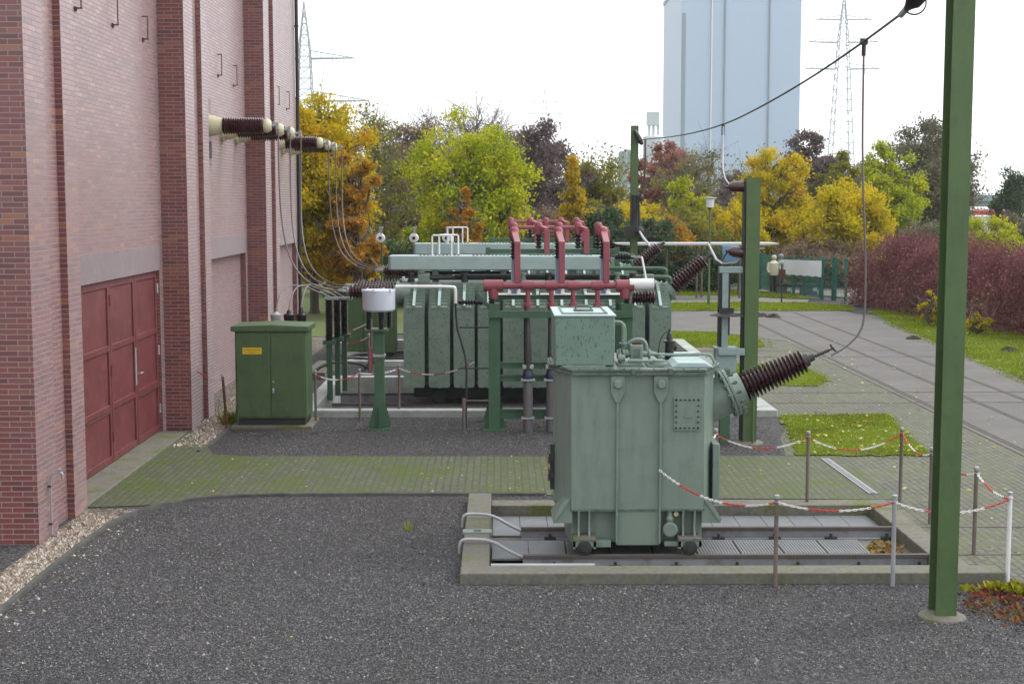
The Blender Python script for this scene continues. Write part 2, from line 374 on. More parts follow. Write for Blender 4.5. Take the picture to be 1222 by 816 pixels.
def npmesh(name, verts, k, mat, parent=None, mi=None):
    verts = np.asarray(verts, dtype=np.float64); nf = len(verts) // k
    o0 = ORG[parent] if parent is not None else Vector((float(verts[:, 0].mean()), float(verts[:, 1].mean()), float(verts[:, 2].min())))
    me = bpy.data.meshes.new(name)
    me.vertices.add(len(verts)); me.vertices.foreach_set('co', (verts - np.array(o0)).ravel())
    me.loops.add(nf * k); me.loops.foreach_set('vertex_index', np.arange(nf * k))
    me.polygons.add(nf); me.polygons.foreach_set('loop_start', np.arange(0, nf * k, k)); me.polygons.foreach_set('loop_total', np.full(nf, k))
    for m in (mat if isinstance(mat, list) else [mat]): me.materials.append(m)
    if mi is not None: me.polygons.foreach_set('material_index', mi)
    me.update(calc_edges=True); me.validate()
    o = bpy.data.objects.new(name, me); COL.objects.link(o); ORG[o] = o0
    if parent is not None: o.parent = parent
    else: o.location = o0
    return o
def sheds(L, r0, r1, n, core=.66, alt=False):
    pr = [(0, r0 * core)]; st = L / n
    for i in range(n):
        R_ = r0 + (r1 - r0) * (i + .5) / n; c = R_ * core; t = i * st
        if alt and i % 2: R_ = R_ * .9
        pr += [(t + st * .12, c), (t + st * .42, R_ * .985), (t + st * .55, R_), (t + st * .62, R_ * .96), (t + st * .82, c)]
    return pr + [(L, r1 * core)]
def bez(p0, p1, p2, p3, n=16):
    p0, p1, p2, p3 = map(Vector, (p0, p1, p2, p3)); r = []
    for i in range(n + 1):
        t = i / n; q = 1 - t
        r.append(p0 * q ** 3 + p1 * (3 * q * q * t) + p2 * (3 * q * t * t) + p3 * t ** 3)
    return r
def smoothpts(pts, it=2):
    pts = [Vector(p) for p in pts]
    for _ in range(it):
        r = [pts[0]]
        for a, b in zip(pts[:-1], pts[1:]): r += [a * .75 + b * .25, a * .25 + b * .75]
        pts = r + [pts[-1]]
    return pts
def jitter(poly, step=.25, amp=.08, seed=1):
    rnd = random.Random(seed); out = []
    for a, b in zip(poly, poly[1:] + poly[:1]):
        d = math.hypot(b[0] - a[0], b[1] - a[1]); n = max(1, int(d / step))
        for i in range(n):
            t = i / n; out.append((a[0] + (b[0] - a[0]) * t + rnd.uniform(-amp, amp), a[1] + (b[1] - a[1]) * t + rnd.uniform(-amp, amp)))
    return out
def sheet(name, polys, z, mat, kind='structure', label=None, cat=None):
    mb = MB()
    for p in polys: mb.add([(x, y, z) for x, y in p], [tuple(range(len(p)))])
    o = mb.build(name, mat, smooth=False)
    for pl in o.data.polygons:
        if pl.normal.z < 0: pl.flip()
    return tag(o, label, cat, None, kind)
def inside(poly, x, y):
    p = np.array(poly); c = np.zeros(len(x), bool); j = len(p) - 1
    for i in range(len(p)):
        k = ((p[i, 1] > y) != (p[j, 1] > y)) & (x < (p[j, 0] - p[i, 0]) * (y - p[i, 1]) / (p[j, 1] - p[i, 1] + 1e-12) + p[i, 0])
        c ^= k; j = i
    return c
def scatter(poly, n, rng):
    p = np.array(poly); lo, hi = p.min(0), p.max(0); X = np.zeros(0); Y = np.zeros(0)
    while len(X) < n:
        x = rng.uniform(lo[0], hi[0], n); y = rng.uniform(lo[1], hi[1], n); k = inside(poly, x, y); X = np.append(X, x[k]); Y = np.append(Y, y[k])
    return X[:n], Y[:n]
def blade_verts(polys, n, h, w, seed, z=.01):
    rng = np.random.default_rng(seed); X, Y = [], []
    areas = []
    for p in polys:
        a = np.array(p); areas.append(abs(np.sum(a[:, 0] * np.roll(a[:, 1], -1) - a[:, 1] * np.roll(a[:, 0], -1))) / 2)
    for p, a in zip(polys, areas):
        x, y = scatter(p, max(10, int(n * a / sum(areas))), rng); X.append(x); Y.append(y)
    X = np.concatenate(X); Y = np.concatenate(Y); m = len(X)
    patch = .6 + .4 * np.sin(X * 2.1 + np.sin(Y * 1.3)) * np.cos(Y * 1.7)
    hh = h * rng.uniform(.4, 1.2, m) * (.7 + .4 * patch); a = rng.uniform(0, 2 * PI, m); l = rng.uniform(.2, .9, m) * hh
    ww = w * rng.uniform(.6, 1.4, m); dx, dy = np.cos(a), np.sin(a); b = rng.uniform(0, 2 * PI, m)
    v = np.empty((m, 3, 3))
    v[:, 0] = np.stack([X - dx * ww, Y - dy * ww, np.full(m, z)], 1); v[:, 1] = np.stack([X + dx * ww, Y + dy * ww, np.full(m, z)], 1)
    v[:, 2] = np.stack([X + np.cos(b) * l, Y + np.sin(b) * l, z + hh], 1)
    return v.reshape(-1, 3)
def flat_leaves(polys, n, size, seed, z=.02, tilt=.35):
    rng = np.random.default_rng(seed); out = []
    for p in polys:
        x, y = scatter(p, n, rng); m = n
        a = rng.uniform(0, 2 * PI, m); s = size * rng.uniform(.5, 1.3, m)
        t1 = rng.uniform(-tilt, tilt, m) * s; t2 = rng.uniform(-tilt, tilt, m) * s
        dx, dy = np.cos(a) * s, np.sin(a) * s
        zz = z + np.abs(t1) + np.abs(t2)
        v = np.stack([np.stack([x + dx, y + dy, zz + t1], 1), np.stack([x - dy * .6, y + dx * .6, zz + t2], 1), np.stack([x - dx, y - dy, zz - t1], 1), np.stack([x + dy * .6, y - dx * .6, zz - t2], 1)], 1)
        out.append(v.reshape(-1, 3))
    return np.concatenate(out)

# ------------------------------------------------------------------ sky and light
W = bpy.data.worlds.new('World'); S.world = W; W.use_nodes = True
n, l = W.node_tree.nodes, W.node_tree.links
bg = n['Background']
SUN_EL, SUN_AZ = math.radians(46), math.radians(68)      # azimuth clockwise from +Y (north): from the right, a little ahead of the camera
sky = n.new('ShaderNodeTexSky'); sky.sky_type = 'NISHITA'; sky.sun_disc = False
sky.sun_elevation = SUN_EL; sky.sun_rotation = SUN_AZ; sky.air_density = 1; sky.dust_density = 4; sky.ozone_density = 1
hs = n.new('ShaderNodeHueSaturation'); hs.inputs['Saturation'].default_value = .35; l.new(sky.outputs[0], hs.inputs['Color'])
tc = n.new('ShaderNodeTexCoord')
cl = n.new('ShaderNodeTexNoise'); cl.inputs['Scale'].default_value = 2.2; cl.inputs['Detail'].default_value = 6; l.new(tc.outputs['Generated'], cl.inputs['Vector'])
cr = n.new('ShaderNodeValToRGB'); cr.color_ramp.elements[0].position = .3; cr.color_ramp.elements[0].color = (11.1, 11.45, 11.9, 1)
cr.color_ramp.elements[1].position = .7; cr.color_ramp.elements[1].color = (14.6, 14.7, 14.8, 1); l.new(cl.outputs['Fac'], cr.inputs[0])
mx = n.new('ShaderNodeMix'); mx.data_type = 'RGBA'; mx.inputs[0].default_value = .85          # overcast layer over the clear sky
l.new(hs.outputs[0], mx.inputs[6]); l.new(cr.outputs[0], mx.inputs[7])
dt = n.new('ShaderNodeVectorMath'); dt.operation = 'DOT_PRODUCT'; l.new(tc.outputs['Generated'], dt.inputs[0])
dt.inputs[1].default_value = (math.sin(SUN_AZ) * math.cos(SUN_EL), math.cos(SUN_AZ) * math.cos(SUN_EL), math.sin(SUN_EL))
mr = n.new('ShaderNodeMapRange'); mr.inputs[1].default_value = -1; mr.inputs[2].default_value = 1; mr.inputs[3].default_value = .58; mr.inputs[4].default_value = 1.6; l.new(dt.outputs['Value'], mr.inputs[0])
gl = n.new('ShaderNodeMix'); gl.data_type = 'RGBA'; gl.blend_type = 'MULTIPLY'; gl.inputs[0].default_value = 1       # the cloud layer is brighter towards the hidden sun
l.new(mx.outputs[2], gl.inputs[6]); l.new(mr.outputs[0], gl.inputs[7])
l.new(gl.outputs[2], bg.inputs['Color']); bg.inputs['Strength'].default_value = .1
sun = bpy.data.lights.new('sun', 'SUN'); suno = bpy.data.objects.new('sun', sun); COL.objects.link(suno)
sun.energy = 1.5; sun.angle = math.radians(18); sun.color = (1, .97, .92)
d = Vector((math.sin(SUN_AZ) * math.cos(SUN_EL), math.cos(SUN_AZ) * math.cos(SUN_EL), math.sin(SUN_EL)))
suno.rotation_euler = d.to_track_quat('Z', 'Y').to_euler(); suno.location = (30, -10, 40)
S.view_settings.view_transform = 'Standard'; S.view_settings.look = 'None'; S.view_settings.gamma = 1
S.view_settings.exposure = .08
S.view_settings.use_curve_mapping = False
S.cycles.max_bounces = 6; S.cycles.diffuse_bounces = 2; S.cycles.glossy_bounces = 3; S.cycles.transmission_bounces = 4; S.cycles.transparent_max_bounces = 6
S.cycles.use_denoising = True; S.cycles.sample_clamp_indirect = 4

# ------------------------------------------------------------------ ground
PITS = [(-.42, 5.1, 14.45, 18.55), (-3.75, 5.1, 25.9, 31.2), (-3.9, 5.1, 34.0, 39.5)]
xs = sorted({-440, 440} | {p[i] for p in PITS for i in (0, 1)}); ys = sorted({-12, 720} | {p[i] for p in PITS for i in (2, 3)})
mb = MB()
for x0, x1 in zip(xs[:-1], xs[1:]):
    for y0, y1 in zip(ys[:-1], ys[1:]):
        cx_, cy_ = (x0 + x1) / 2, (y0 + y1) / 2
        if any(p[0] < cx_ < p[1] and p[2] < cy_ < p[3] for p in PITS): continue
        mb.add([(x0, y0, 0), (x1, y0, 0), (x1, y1, 0), (x0, y1, 0)], [(0, 1, 2, 3)])
tag(mb.build('ground', M['gravel'], smooth=False, fix=False, base=(0, 0, 0)), kind='structure')

gg = lambda L: [G(*p) for p in L]
# kerb line of the yard: along the pebble strip, round the corner, along the mossy paving
edge = smoothpts([(-4.75, 10.5, 0), (-4.85, 13.6, 0), (-4.86, 16.2, 0), (-4.75, 17.8, 0), (-4.1, 18.7, 0), (-3.3, 18.93, 0), (-1.5, 18.95, 0), (.62, 18.93, 0)], 2)
e2 = [(p.x, p.y) for p in edge]
tag(MB().tube([(p.x, p.y, .0) for p in edge], .045, 6).build('kerb', M['kerbdark']), kind='structure')
strip_in = [p for p in e2 if p[1] < 18.35]
sheet('pebble_strip', [strip_in + [(-5.3, 18.15), (-5.34, 18.1), (-5.34, 10.5)]], .004, M['pebble'])
edge2 = smoothpts([(-4.78, 22.3, 0), (-4.72, 23.2, 0), (-4.74, 25, 0), (-4.75, 30, 0), (-4.8, 41, 0)], 2)
tag(MB().tube([(p.x, p.y, .0) for p in edge2], .04, 6).build('kerb', M['kerbdark']), kind='structure')
sheet('pebble_strip', [[(p.x, p.y) for p in edge2] + [(-5.9, 41), (-5.9, 24.4), (-5.35, 24.35), (-5.1, 22.6)]], .004, M['pebble'])
# mossy brick path and door apron
path_poly = [(-5.33, 18.2)] + [p for p in e2 if p[1] > 18.3] + [(.62, 18.93), (2.4, 18.7), (5.3, 18.6), (5.3, 21.85), (.8, 21.85), (-4.0, 21.9), (-4.5, 22.1), (-4.75, 22.8), (-5.0, 23.6), (-5.1, 24.38), (-5.36, 24.4), (-5.36, 24.2)]
sheet('brick_path', [path_poly], .008, M['mosspaving'])
tag(MB().box(-5.92, -5.36, 18.2, 24.18, -.05, .035).build('door_threshold_slab', M['mossconcrete'], bevel=.01), kind='structure')
# paved yard to the right
sheet('paved_yard', [[(5.102, 14.3), (40, 14.3), (40, 30), (12.3, 50), (12.3, 52), (4.6, 52), (4.8, 41), (5.102, 39.6), (5.102, 25), (4.7, 23.6), (4.45, 21.9), (5.302, 21.86), (5.302, 18.59), (5.102, 18.59)]], .004, M['paving'])
sheet('road', [[(8.2, -5), (11.4, -5), (11.5, 31), (12.6, 47), (12.4, 51), (3.5, 51), (3.3, 43.2), (6.5, 43.0), (8.1, 40)]], .012, M['asphalt'])
sheet('gravel_path', [[(2.0, 55.2), (9, 55.0), (12.0, 55.4), (12.4, 57.0), (9, 59.4), (2, 59.4)]], .016, M['path'])
sheet('footpath', [[(9.5, 64), (13, 61), (14.5, 57.6), (17, 58.5), (16, 66), (10, 70)]], .016, M['path'])
gA = [(4.62, 21.9), (6.72, 21.82), (6.86, 23.4), (7.2, 26.1), (5.16, 26.0), (4.95, 24.2)]
gB = [(5.3, 30.4), (6.8, 30.3), (7.3, 31.3), (7.2, 33.4), (5.9, 34.3), (5.25, 34)]
gC = [(4.3, 38.6), (7.2, 38.4), (7.4, 40.5), (6.4, 42.6), (4.2, 42.9)]
gD = [(2.5, 51.2), (12.7, 51.2), (13.3, 53.5), (11.5, 55.3), (2.5, 55.0)]
gE = [(2.5, 59.5), (9, 59.5), (11, 58.2), (12.6, 57.2), (12.3, 60.5), (9, 64), (2.5, 67)]
gF = [(11.6, 14), (11.6, 31), (12.7, 46), (13.2, 50.5), (14.5, 54), (16, 46), (20, 30), (26, 14)]
gR = [(5.35, 13.55), (6.2, 13.3), (6.6, 14.25), (5.4, 14.28)]
GP = {'A': gA, 'B': gB, 'C': gC, 'D': gD, 'E': gE, 'F': gF}
for k, p in GP.items(): sheet('grass_ground', [jitter(p, .18, .10 if k in 'ABC' else .16, ord(k))], .02, M['turf'], kind='structure')
sheet('meadow', [[(-60, 66), (-60, 41), (-6, 41), (2.4, 44.5), (2.4, 66)], [(-300, 66.0), (300, 66.0), (300, 719), (-300, 719)], [(16.1, 46), (20.1, 30), (120, 20), (120, 66), (17, 66)]], .024, M['meadow'])
tag(npmesh('grass', blade_verts([gA], 15000, .032, .009, 3, .02), 3, M['blade']), kind='stuff')
tag(npmesh('grass', blade_verts([gB, gC], 12000, .06, .012, 4, .02), 3, M['blade']), kind='stuff')
tag(npmesh('grass', blade_verts([gD, gE], 26000, .08, .02, 5, .02), 3, M['blade']), kind='stuff')
gFn = [(11.6, 22), (11.6, 31), (12.7, 46), (13.2, 50.5), (14.5, 54), (16, 46), (17.5, 38), (16, 22)]
tag(npmesh('grass', blade_verts([gFn], 42000, .07, .014, 6, .02), 3, M['blade']), kind='stuff')
def grow(p, k): c = np.mean(np.array(p), 0); return [tuple(c + (np.array(q) - c) * k) for q in p]
tag(npmesh('grass', np.concatenate([blade_verts([grow(gA, 1.12)], 2600, .026, .009, 13, .012), blade_verts([grow(gB, 1.2), grow(gC, 1.2)], 3000, .04, .012, 14, .012), blade_verts([[(10.9, 20), (11.9, 20), (12.1, 31), (13.2, 46), (12.4, 46), (11.3, 31)]], 5000, .04, .013, 15, .014)]), 3, M['blade']), kind='stuff')
# loose stones lying on the yard
def stones(polys, n, size, seed, z=.0):
    rng = np.random.default_rng(seed); o = []
    base = np.array([(1, 0, 0), (0, 1, 0), (-1, 0, 0), (0, -1, 0), (0, 0, .75), (0, 0, -.5)]); tri = [(0, 1, 4), (1, 2, 4), (2, 3, 4), (3, 0, 4)]
    for p in polys:
        x, y = scatter(p, n, rng); m = len(x); a = rng.uniform(0, 6.28, m); s_ = size * rng.lognormal(0, .35, m)
        v = base[None] * (1 + rng.uniform(-.35, .35, (m, 6, 3))) * s_[:, None, None]
        c, s2 = np.cos(a)[:, None], np.sin(a)[:, None]; X = v[:, :, 0] * c - v[:, :, 1] * s2 + x[:, None]; Y = v[:, :, 0] * s2 + v[:, :, 1] * c + y[:, None]; Z = v[:, :, 2] + z + .002
        q = np.stack([X, Y, Z], 2); o.append(np.concatenate([q[:, t, :] for t in [list(t) for t in tri]], 1).reshape(-1, 3))
    return np.concatenate(o)
def stone_mat(name, stops):
    m, n, l, b = nt(name); g = n.new('ShaderNodeNewGeometry'); l.new(ramp(n, l, g.outputs['Random Per Island'], stops), b.inputs['Base Color']); b.inputs['Roughness'].default_value = .8; return m
M['stone'] = stone_mat('loose_stone', [(.05, (.022, .022, .027)), (.4, (.062, .06, .063)), (.75, (.124, .118, .12)), (.96, (.19, .18, .178)), (1, (.36, .34, .32))])
M['palestone'] = stone_mat('loose_pale_stone', [(.05, (.11, .075, .05)), (.4, (.23, .18, .135)), (.75, (.33, .28, .225)), (1, (.56, .53, .49))])
tag(npmesh('loose_stones', np.concatenate([stones([[(-4.4, 11.5), (4.9, 11.5), (5.6, 14.4), (-4.4, 14.4)]], 30000, .0095, 41), stones([[(-4.7, 14.4), (-.5, 14.4), (-.5, 18.6), (-3.8, 18.6), (-4.6, 17.6)]], 13000, .0095, 42), stones([[(-4.2, 22.1), (4.4, 22.0), (4.9, 25.8), (-3.2, 25.8), (-3.2, 24.4), (-4.5, 24.4)]], 12000, .010, 43)]), 3, M['stone']), kind='stuff')
tag(npmesh('pebbles', np.concatenate([stones([[(-5.3, 11.5), (-4.9, 11.5), (-4.9, 16.3), (-4.8, 17.6), (-5.3, 17.9)]], 3800, .02, 44), stones([[(-5.3, 22.7), (-4.8, 22.7), (-4.8, 30), (-5.5, 30), (-5.3, 24)]], 2600, .022, 45), stones([[(-4.9, 11.5), (-4.4, 11.5), (-4.4, 17.5), (-4.9, 17.2)]], 220, .014, 46)]), 3, M['palestone']), kind='stuff')
# fallen leaves and the creeping red cover by the big post
lv = np.concatenate([flat_leaves([gA], 130, .035, 1, .05), flat_leaves([[(5.2, 14.6), (8, 14.6), (11, 40), (5.2, 40)]], 330, .035, 2, .02),
                     flat_leaves([gFn], 160, .045, 3, .06), flat_leaves([[(-4.5, 18.9), (3, 18.7), (5, 21.8), (-4.3, 21.8)]], 190, .02, 4, .015),
                     flat_leaves([[(-4.5, 11), (4.6, 11), (4.6, 14.3), (-4.5, 14.3)]], 14, .018, 5, .015)])
tag(npmesh('fallen_leaves', lv, 4, M['fallen']), kind='stuff')
pile = [(4.1, 15.7), (4.75, 15.75), (4.75, 16.7), (4.45, 16.8)]
tag(npmesh('fallen_leaves', flat_leaves([pile], 170, .035, 9, -.14, .8), 4, M['pileleaf']), kind='stuff')
redp = [(4.5, 13.5), (4.75, 14.0), (5.25, 14.25), (5.9, 14.2), (6.4, 12.4), (5.3, 12.3), (4.95, 12.7), (4.75, 13.1)]
v1 = np.concatenate([flat_leaves([redp], 1500, .026, 11, .01, .9), flat_leaves([grow(redp, 1.35)], 420, .022, 18, .006, .5)])
tag(npmesh('creeping_red_plants', v1, 4, M['redfallen']), kind='stuff')
yp = [(4.6, 14.05), (5.2, 14.3), (5.9, 14.25), (6.1, 13.5), (5.45, 13.65), (5.1, 14.0)]
tag(npmesh('yellowed_weeds', flat_leaves([yp], 700, .033, 12, .02, 1.), 4, M['yellowweed']), kind='stuff')
# molehills
for i, (u, v, lab) in enumerate([(1091, 405, 'dark molehill on the grass left of the big green post'), (1204, 420, 'broad dark molehill on the grass by the frame edge, right of the big green post'), (906, 378, 'small dark molehill on the far grass beside the middle green post'), (923, 379, 'small dark molehill below the thin signpost on the far grass')]):
    x, y = G(u, v); rnd = random.Random(i); mb = MB(); r = [.22, .3, .28, .28][i]
    mb.lathe([(0, r), (r * .2, r * .8), (r * .38, r * .45), (r * .45, .02)], (x, y, .0), (0, 0, 1), 12)
    mb.v = [(a + rnd.uniform(-.04, .04), b + rnd.uniform(-.04, .04), max(0, c + rnd.uniform(-.03, .03))) for a, b, c in mb.v]
    tag(mb.build('molehill', M['soil'], smooth=False), lab, 'molehill', 'molehills on the grass')
# drain channel
(xa, ya), (xb, yb) = G(984, 548), G(1042, 590)
rt = thing('drain_channel', 'pale metal drain channel set in the grey paving beside the grass patch', 'drain', ((xa + xb) / 2, (ya + yb) / 2, 0))
MB().bar((xa, ya, .012), (xb, yb, .012), .12, .02).build('frame', M['galv'], rt)
MB().bar((xa, ya, .022), (xb, yb, .022), .07, .008).build('grille', M['plate'], rt)

# ------------------------------------------------------------------ brick building
B = thing('brick_building', 'tall dark red brick hall with projecting pilasters along the left side of the yard', 'building', (-8, 28, 0))
TOP = 13.6; YO, PER = 16.2, 8.22
def wallrun(mb, pts, z0, z1, s0=0.):
    s = s0
    for a, b in zip(pts[:-1], pts[1:]):
        d_ = math.hypot(b[0] - a[0], b[1] - a[1])
        mb.add([(*a, z0), (*b, z0), (*b, z1), (*a, z1)], [(0, 1, 2, 3)], [[(s, z0), (s + d_, z0), (s + d_, z1), (s, z1)]])
        s += d_
XP, XG, XW, XD = -5.33, -5.42, -5.78, -5.90
wall = MB()
for k in range(3):
    y0 = YO + PER * k; p = MB()
    x0 = -14 if k == 0 else XW - .12
    wallrun(p, [(x0, y0), (XP, y0), (XP, y0 + .72), (XG, y0 + .72), (XG, y0 + 1.4), (XP, y0 + 1.4), (XP, y0 + 1.93), (XW, y0 + 1.93), (XD - .1, y0 + 1.93)], -.05, TOP)
    p.build('pilaster', M['brick'], B, smooth=False, fix=False)
    ya, yb, ye = y0 + 1.93, y0 + 8.0, (y0 + PER if k < 2 else 40.75)
    if k == 2: yb = ye - .25
    wallrun(wall, [(XW, ya + .001), (XW, ye)], 3.2, TOP)
    wallrun(wall, [(XD, ya + .15), (XD, yb)] , -.05, 2.79)
    wallrun(wall, [(XW, ya + .001), (XW, ya + .15), (XD, ya + .15)], -.05, 2.79)
    wallrun(wall, [(XD, yb), (XW, yb), (XW, ye)], -.05, 2.79)
    wallrun(wall, [(XW, yb), (XW, ye)], 2.79, 3.2)
    wallrun(wall, [(XW, ya), (XW, ya + .15)], 2.79, 3.2)
    MB().box(XW - .2, XW + .012, ya + .15, yb, 2.79, 3.21).build('lintel', M['lintel'], B)
wallrun(wall, [(XW, 40.75), (-14, 40.75), (-14, YO)], -.05, TOP)
wall.build('wall', M['brick'], B, smooth=False, fix=False)
MB().box(-14.05, -5.2, YO - .1, 40.85, TOP, TOP + .3).build('roof', M['concrete'], B)
mb = MB(); mb.tube([(-5.715, 40.7, 0), (-5.715, 40.7, TOP)], .05, 10)
for z in np.arange(.8, TOP, 2.): mb.tube([(-5.715, 40.7, z), (-5.715, 40.7, z + .06)], .06, 10)
mb.build('downpipe', M['dark'], B)
# wall hooks
for (u, v, h) in [(100, 10, .3), (143, 30, .42), (178, 47, .36), (265, 90, .42), (283, 102, .42), (333, 125, .45), (345, 130, .45), (120, -30, .4)]:
    y = XW * -F / (597 - u) ; z = P(u, v, y)[1]
    MB().tube([(XW - .02, y, z), (XW + .09, y, z), (XW + .09, y + .02, z)], .010, 6).tube([(XW + .085, y, z), (XW + .085, y, z + h)], .010, 6).tube([(XW - .02, y, z + h), (XW + .09, y, z + h)], .010, 6).box(XW, XW + .02, y - .04, y + .04, z - .04, z + .02).build('wall_hook', M['rust'], B)
# door of the first bay: four leaves
yd0, yd1 = YO + 1.93 + .16, YO + 7.99; lw = (yd1 - yd0) / 4
for i in range(4):
    a, b = yd0 + lw * i, yd0 + lw * (i + 1)
    mb = MB(); x = XD + .012
    mb.box(x, x + .035, a + .012, b - .012, .05, 2.775)
    mb.box(x + .03, x + .062, a + .012, a + .10, .05, 2.775); mb.box(x + .03, x + .062, b - .10, b - .012, .05, 2.775)
    for z0, z1 in ((.05, .15), (.83, .92), (1.72, 1.81), (2.67, 2.775)): mb.box(x + .03, x + .06, a + .10, b - .10, z0, z1)
    lf = mb.build('door', M['reddoor'], B, bevel=.006)
    for z in (.35, 1.35, 2.4): MB().tube([(x + .07, b - .012 if i % 2 else a + .012, z), (x + .07, b - .012 if i % 2 else a + .012, z + .16)], .018, 8).build('hinge', M['reddoor'] if i < 3 else M['galv'], lf)
    if i == 2:
        MB().box(x + .062, x + .075, b - .09, b - .03, 1.02, 1.62).build('strike_plate', M['galv'], lf, bevel=.003)
    if i == 3:
        MB().tube([(x + .06, a + .06, 1.2), (x + .11, a + .06, 1.2), (x + .115, a + .18, 1.2)], .013, 8).build('handle', M['galv'], lf)
    if i in (1, 3):
        MB().box(x + .062, x + .066, a + .11, b - .11, .80, .83).build('rust_streak', M['rust'], lf)
# tap
xt, yt = XP, 16.58
mb = MB().tube(smoothpts([(xt + .03, yt, .02), (xt + .03, yt, .72), (xt + .05, yt, .76), (xt + .13, yt, .77)]), .011, 8).tube([(xt + .02, yt, .02), (xt + .12, yt - .06, .03)], .02, 6)
rt = thing('water_tap', 'small water tap on a thin grey standpipe fixed to the nearest brick pilaster', 'tap', (xt, yt, 0))
mb.build('pipe', M['galv'], rt)
MB().tube(smoothpts([(xt + .13, yt, .77), (xt + .17, yt, .77), (xt + .18, yt, .7)]), .016, 8).box(xt + .12, xt + .16, yt - .03, yt + .03, .80, .815).cbox((xt + .14, yt, .79), (.015, .015, .03)).build('spout', M['galv'], rt)
mb = MB()
for z in (.15, .6): mb.box(xt - .005, xt + .04, yt - .025, yt + .025, z, z + .02)
mb.build('clip', M['dark'], rt)
# wall bushings: one built, copied
def bushing_wall(y, z):
    rt = thing('wall_bushing', 'x', 'bushing', (XW, y, z), 'brown bushings sticking out of the brick wall')
    mb = MB().lathe([(-.02, .24), (.06, .24), (.07, .20), (.18, .20), (.30, .15), (.34, .15)], (XW, y, z), (1, 0, 0))
    for k in range(10):
        a = k * 2 * PI / 10; mb.lathe([(0, .017), (.03, .017)], (XW + .06, y + .215 * math.cos(a), z + .215 * math.sin(a)), (1, 0, 0), 6)
    mb.build('flange', M['cream'], rt)
    MB().lathe(sheds(.80, .175, .165, 17, .74), (XW + .34, y, z), (1, 0, 0)).build('insulator', M['porcelain'], rt)
    MB().lathe([(0, .12), (.03, .138), (.09, .138), (.14, .10), (.15, .05)], (XW + 1.14, y, z), (1, 0, 0)).build('end_cap', M['cream'], rt)
    MB().lathe([(0, .03), (.14, .03)], (XW + 1.29, y, z), (1, 0, 0), 8).cbox((XW + 1.40, y, z), (.05, .09, .13)).build('terminal', M['galv'], rt)
    return rt
zb = 5.42
b1 = bushing_wall(28.3, zb)
b1['label'] = 'brown ribbed wall bushing with cream flange, nearest one of the three over the middle bay'
TIPS = [(28.3, b1)]
for y, lab in ((29.9, 'brown ribbed wall bushing, middle one of the three over the middle bay'), (31.5, 'brown ribbed wall bushing, farthest of the three over the middle bay'),
               (36.52, 'brown ribbed wall bushing with cream flange, nearest of the three by the downpipe'), (38.1, 'brown ribbed wall bushing, middle one of the three by the downpipe'), (39.6, 'brown ribbed wall bushing right beside the downpipe, last of the far three')):
    copy_tree(b1, (0, y - 28.3, 0), lab)
for y in (28.3, 36.52):
    MB().box(XW + .002, XW + .02, y - .45, y + .45, zb - .75, zb + .55).build('bushing_plate', M['lintel'], B)
    MB().box(XW + .02, XW + .05, y - .3, y + .3, zb - .62, zb - .30).build('bracket', M['dark'], B)

# ------------------------------------------------------------------ concrete rail pits
def pit(idx, label, p, zk, zf, inset, rails, m_kerb, railx):
    x0, x1, y0, y1 = p; i0, i1, j0, j1 = inset
    rt = thing('rail_pit', label, 'pit', ((x0 + x1) / 2, (y0 + y1) / 2, 0), 'concrete pits with rails under the transformers')
    zb_, zr = (.02, .02) if idx == 0 else (zk, zk)
    MB().box(x0, x1 + (.15 if idx == 0 else 0), y0, j0, zf - .1, zk).build('wall', m_kerb, rt, bevel=.012)
    MB().box(x0, i0, j0, y1, zf - .1, zk - .002).build('wall', m_kerb, rt, bevel=.012)
    MB().box(i0, x1, j1, y1, zf - .1, zb_ if idx == 0 else zk - .001).build('wall', M['mossconcrete'] if idx == 0 else m_kerb, rt, bevel=.012)
    MB().box(i1, x1, j0, j1, zf - .1, zr if idx == 0 else zk - .003).build('wall', M['mossconcrete'] if idx == 0 else m_kerb, rt, bevel=.012)
    MB().box(i0 - .02, i1 + .02, j0 - .02, j1 + .02, zf - .06, zf).build('pit_floor', M['mossconcrete'] if idx == 0 else M['darkfloor'], rt)
    for y in rails:
        mb = MB(); xa, xb_ = railx
        mb.box(xa, xb_, y - .032, y + .032, -.03, .012); mb.cur = 1; mb.box(xa, i1 - .005, y - .012, y + .012, zf + .02, -.028); mb.box(xa, i1 - .005, y - .075, y + .075, zf, zf + .025)
        r = mb.build('rail', [M['railhead'], M['railsteel']], rt, bevel=.005)
        if idx == 0:
            for k in range(7):
                xx = xa + .35 + k * .68
                MB().box(xx - .07, xx + .07, y - .13, y - .07, zf, zf + .05).lathe([(0, .018), (.07, .018)], (xx, y - .1, zf + .02), (0, 0, 1), 6).build('rail_clip', M['dark'], r)
    return rt
p1 = pit(0, 'mossy concrete rail pit with gratings under the single nearest transformer', PITS[0], .115, -.14, (-.12, 4.8, 14.77, 18.2), (15.65, 17.0), M['concrete'], (.25, 14))
p2 = pit(1, 'pale painted concrete pit with rails under the radiator-clad transformer beyond the green cabinet', PITS[1], .13, -.4, (-3.45, 4.8, 26.2, 30.9), (27.7, 29.2), M['whiteconcrete'], (-3.3, 14))
p3 = pit(2, 'pale painted concrete pit with rails farthest back, under the rear radiator transformer', PITS[2], .13, -.4, (-3.6, 4.8, 34.3, 39.2), (35.95, 37.45), M['whiteconcrete'], (-3.4, 14))
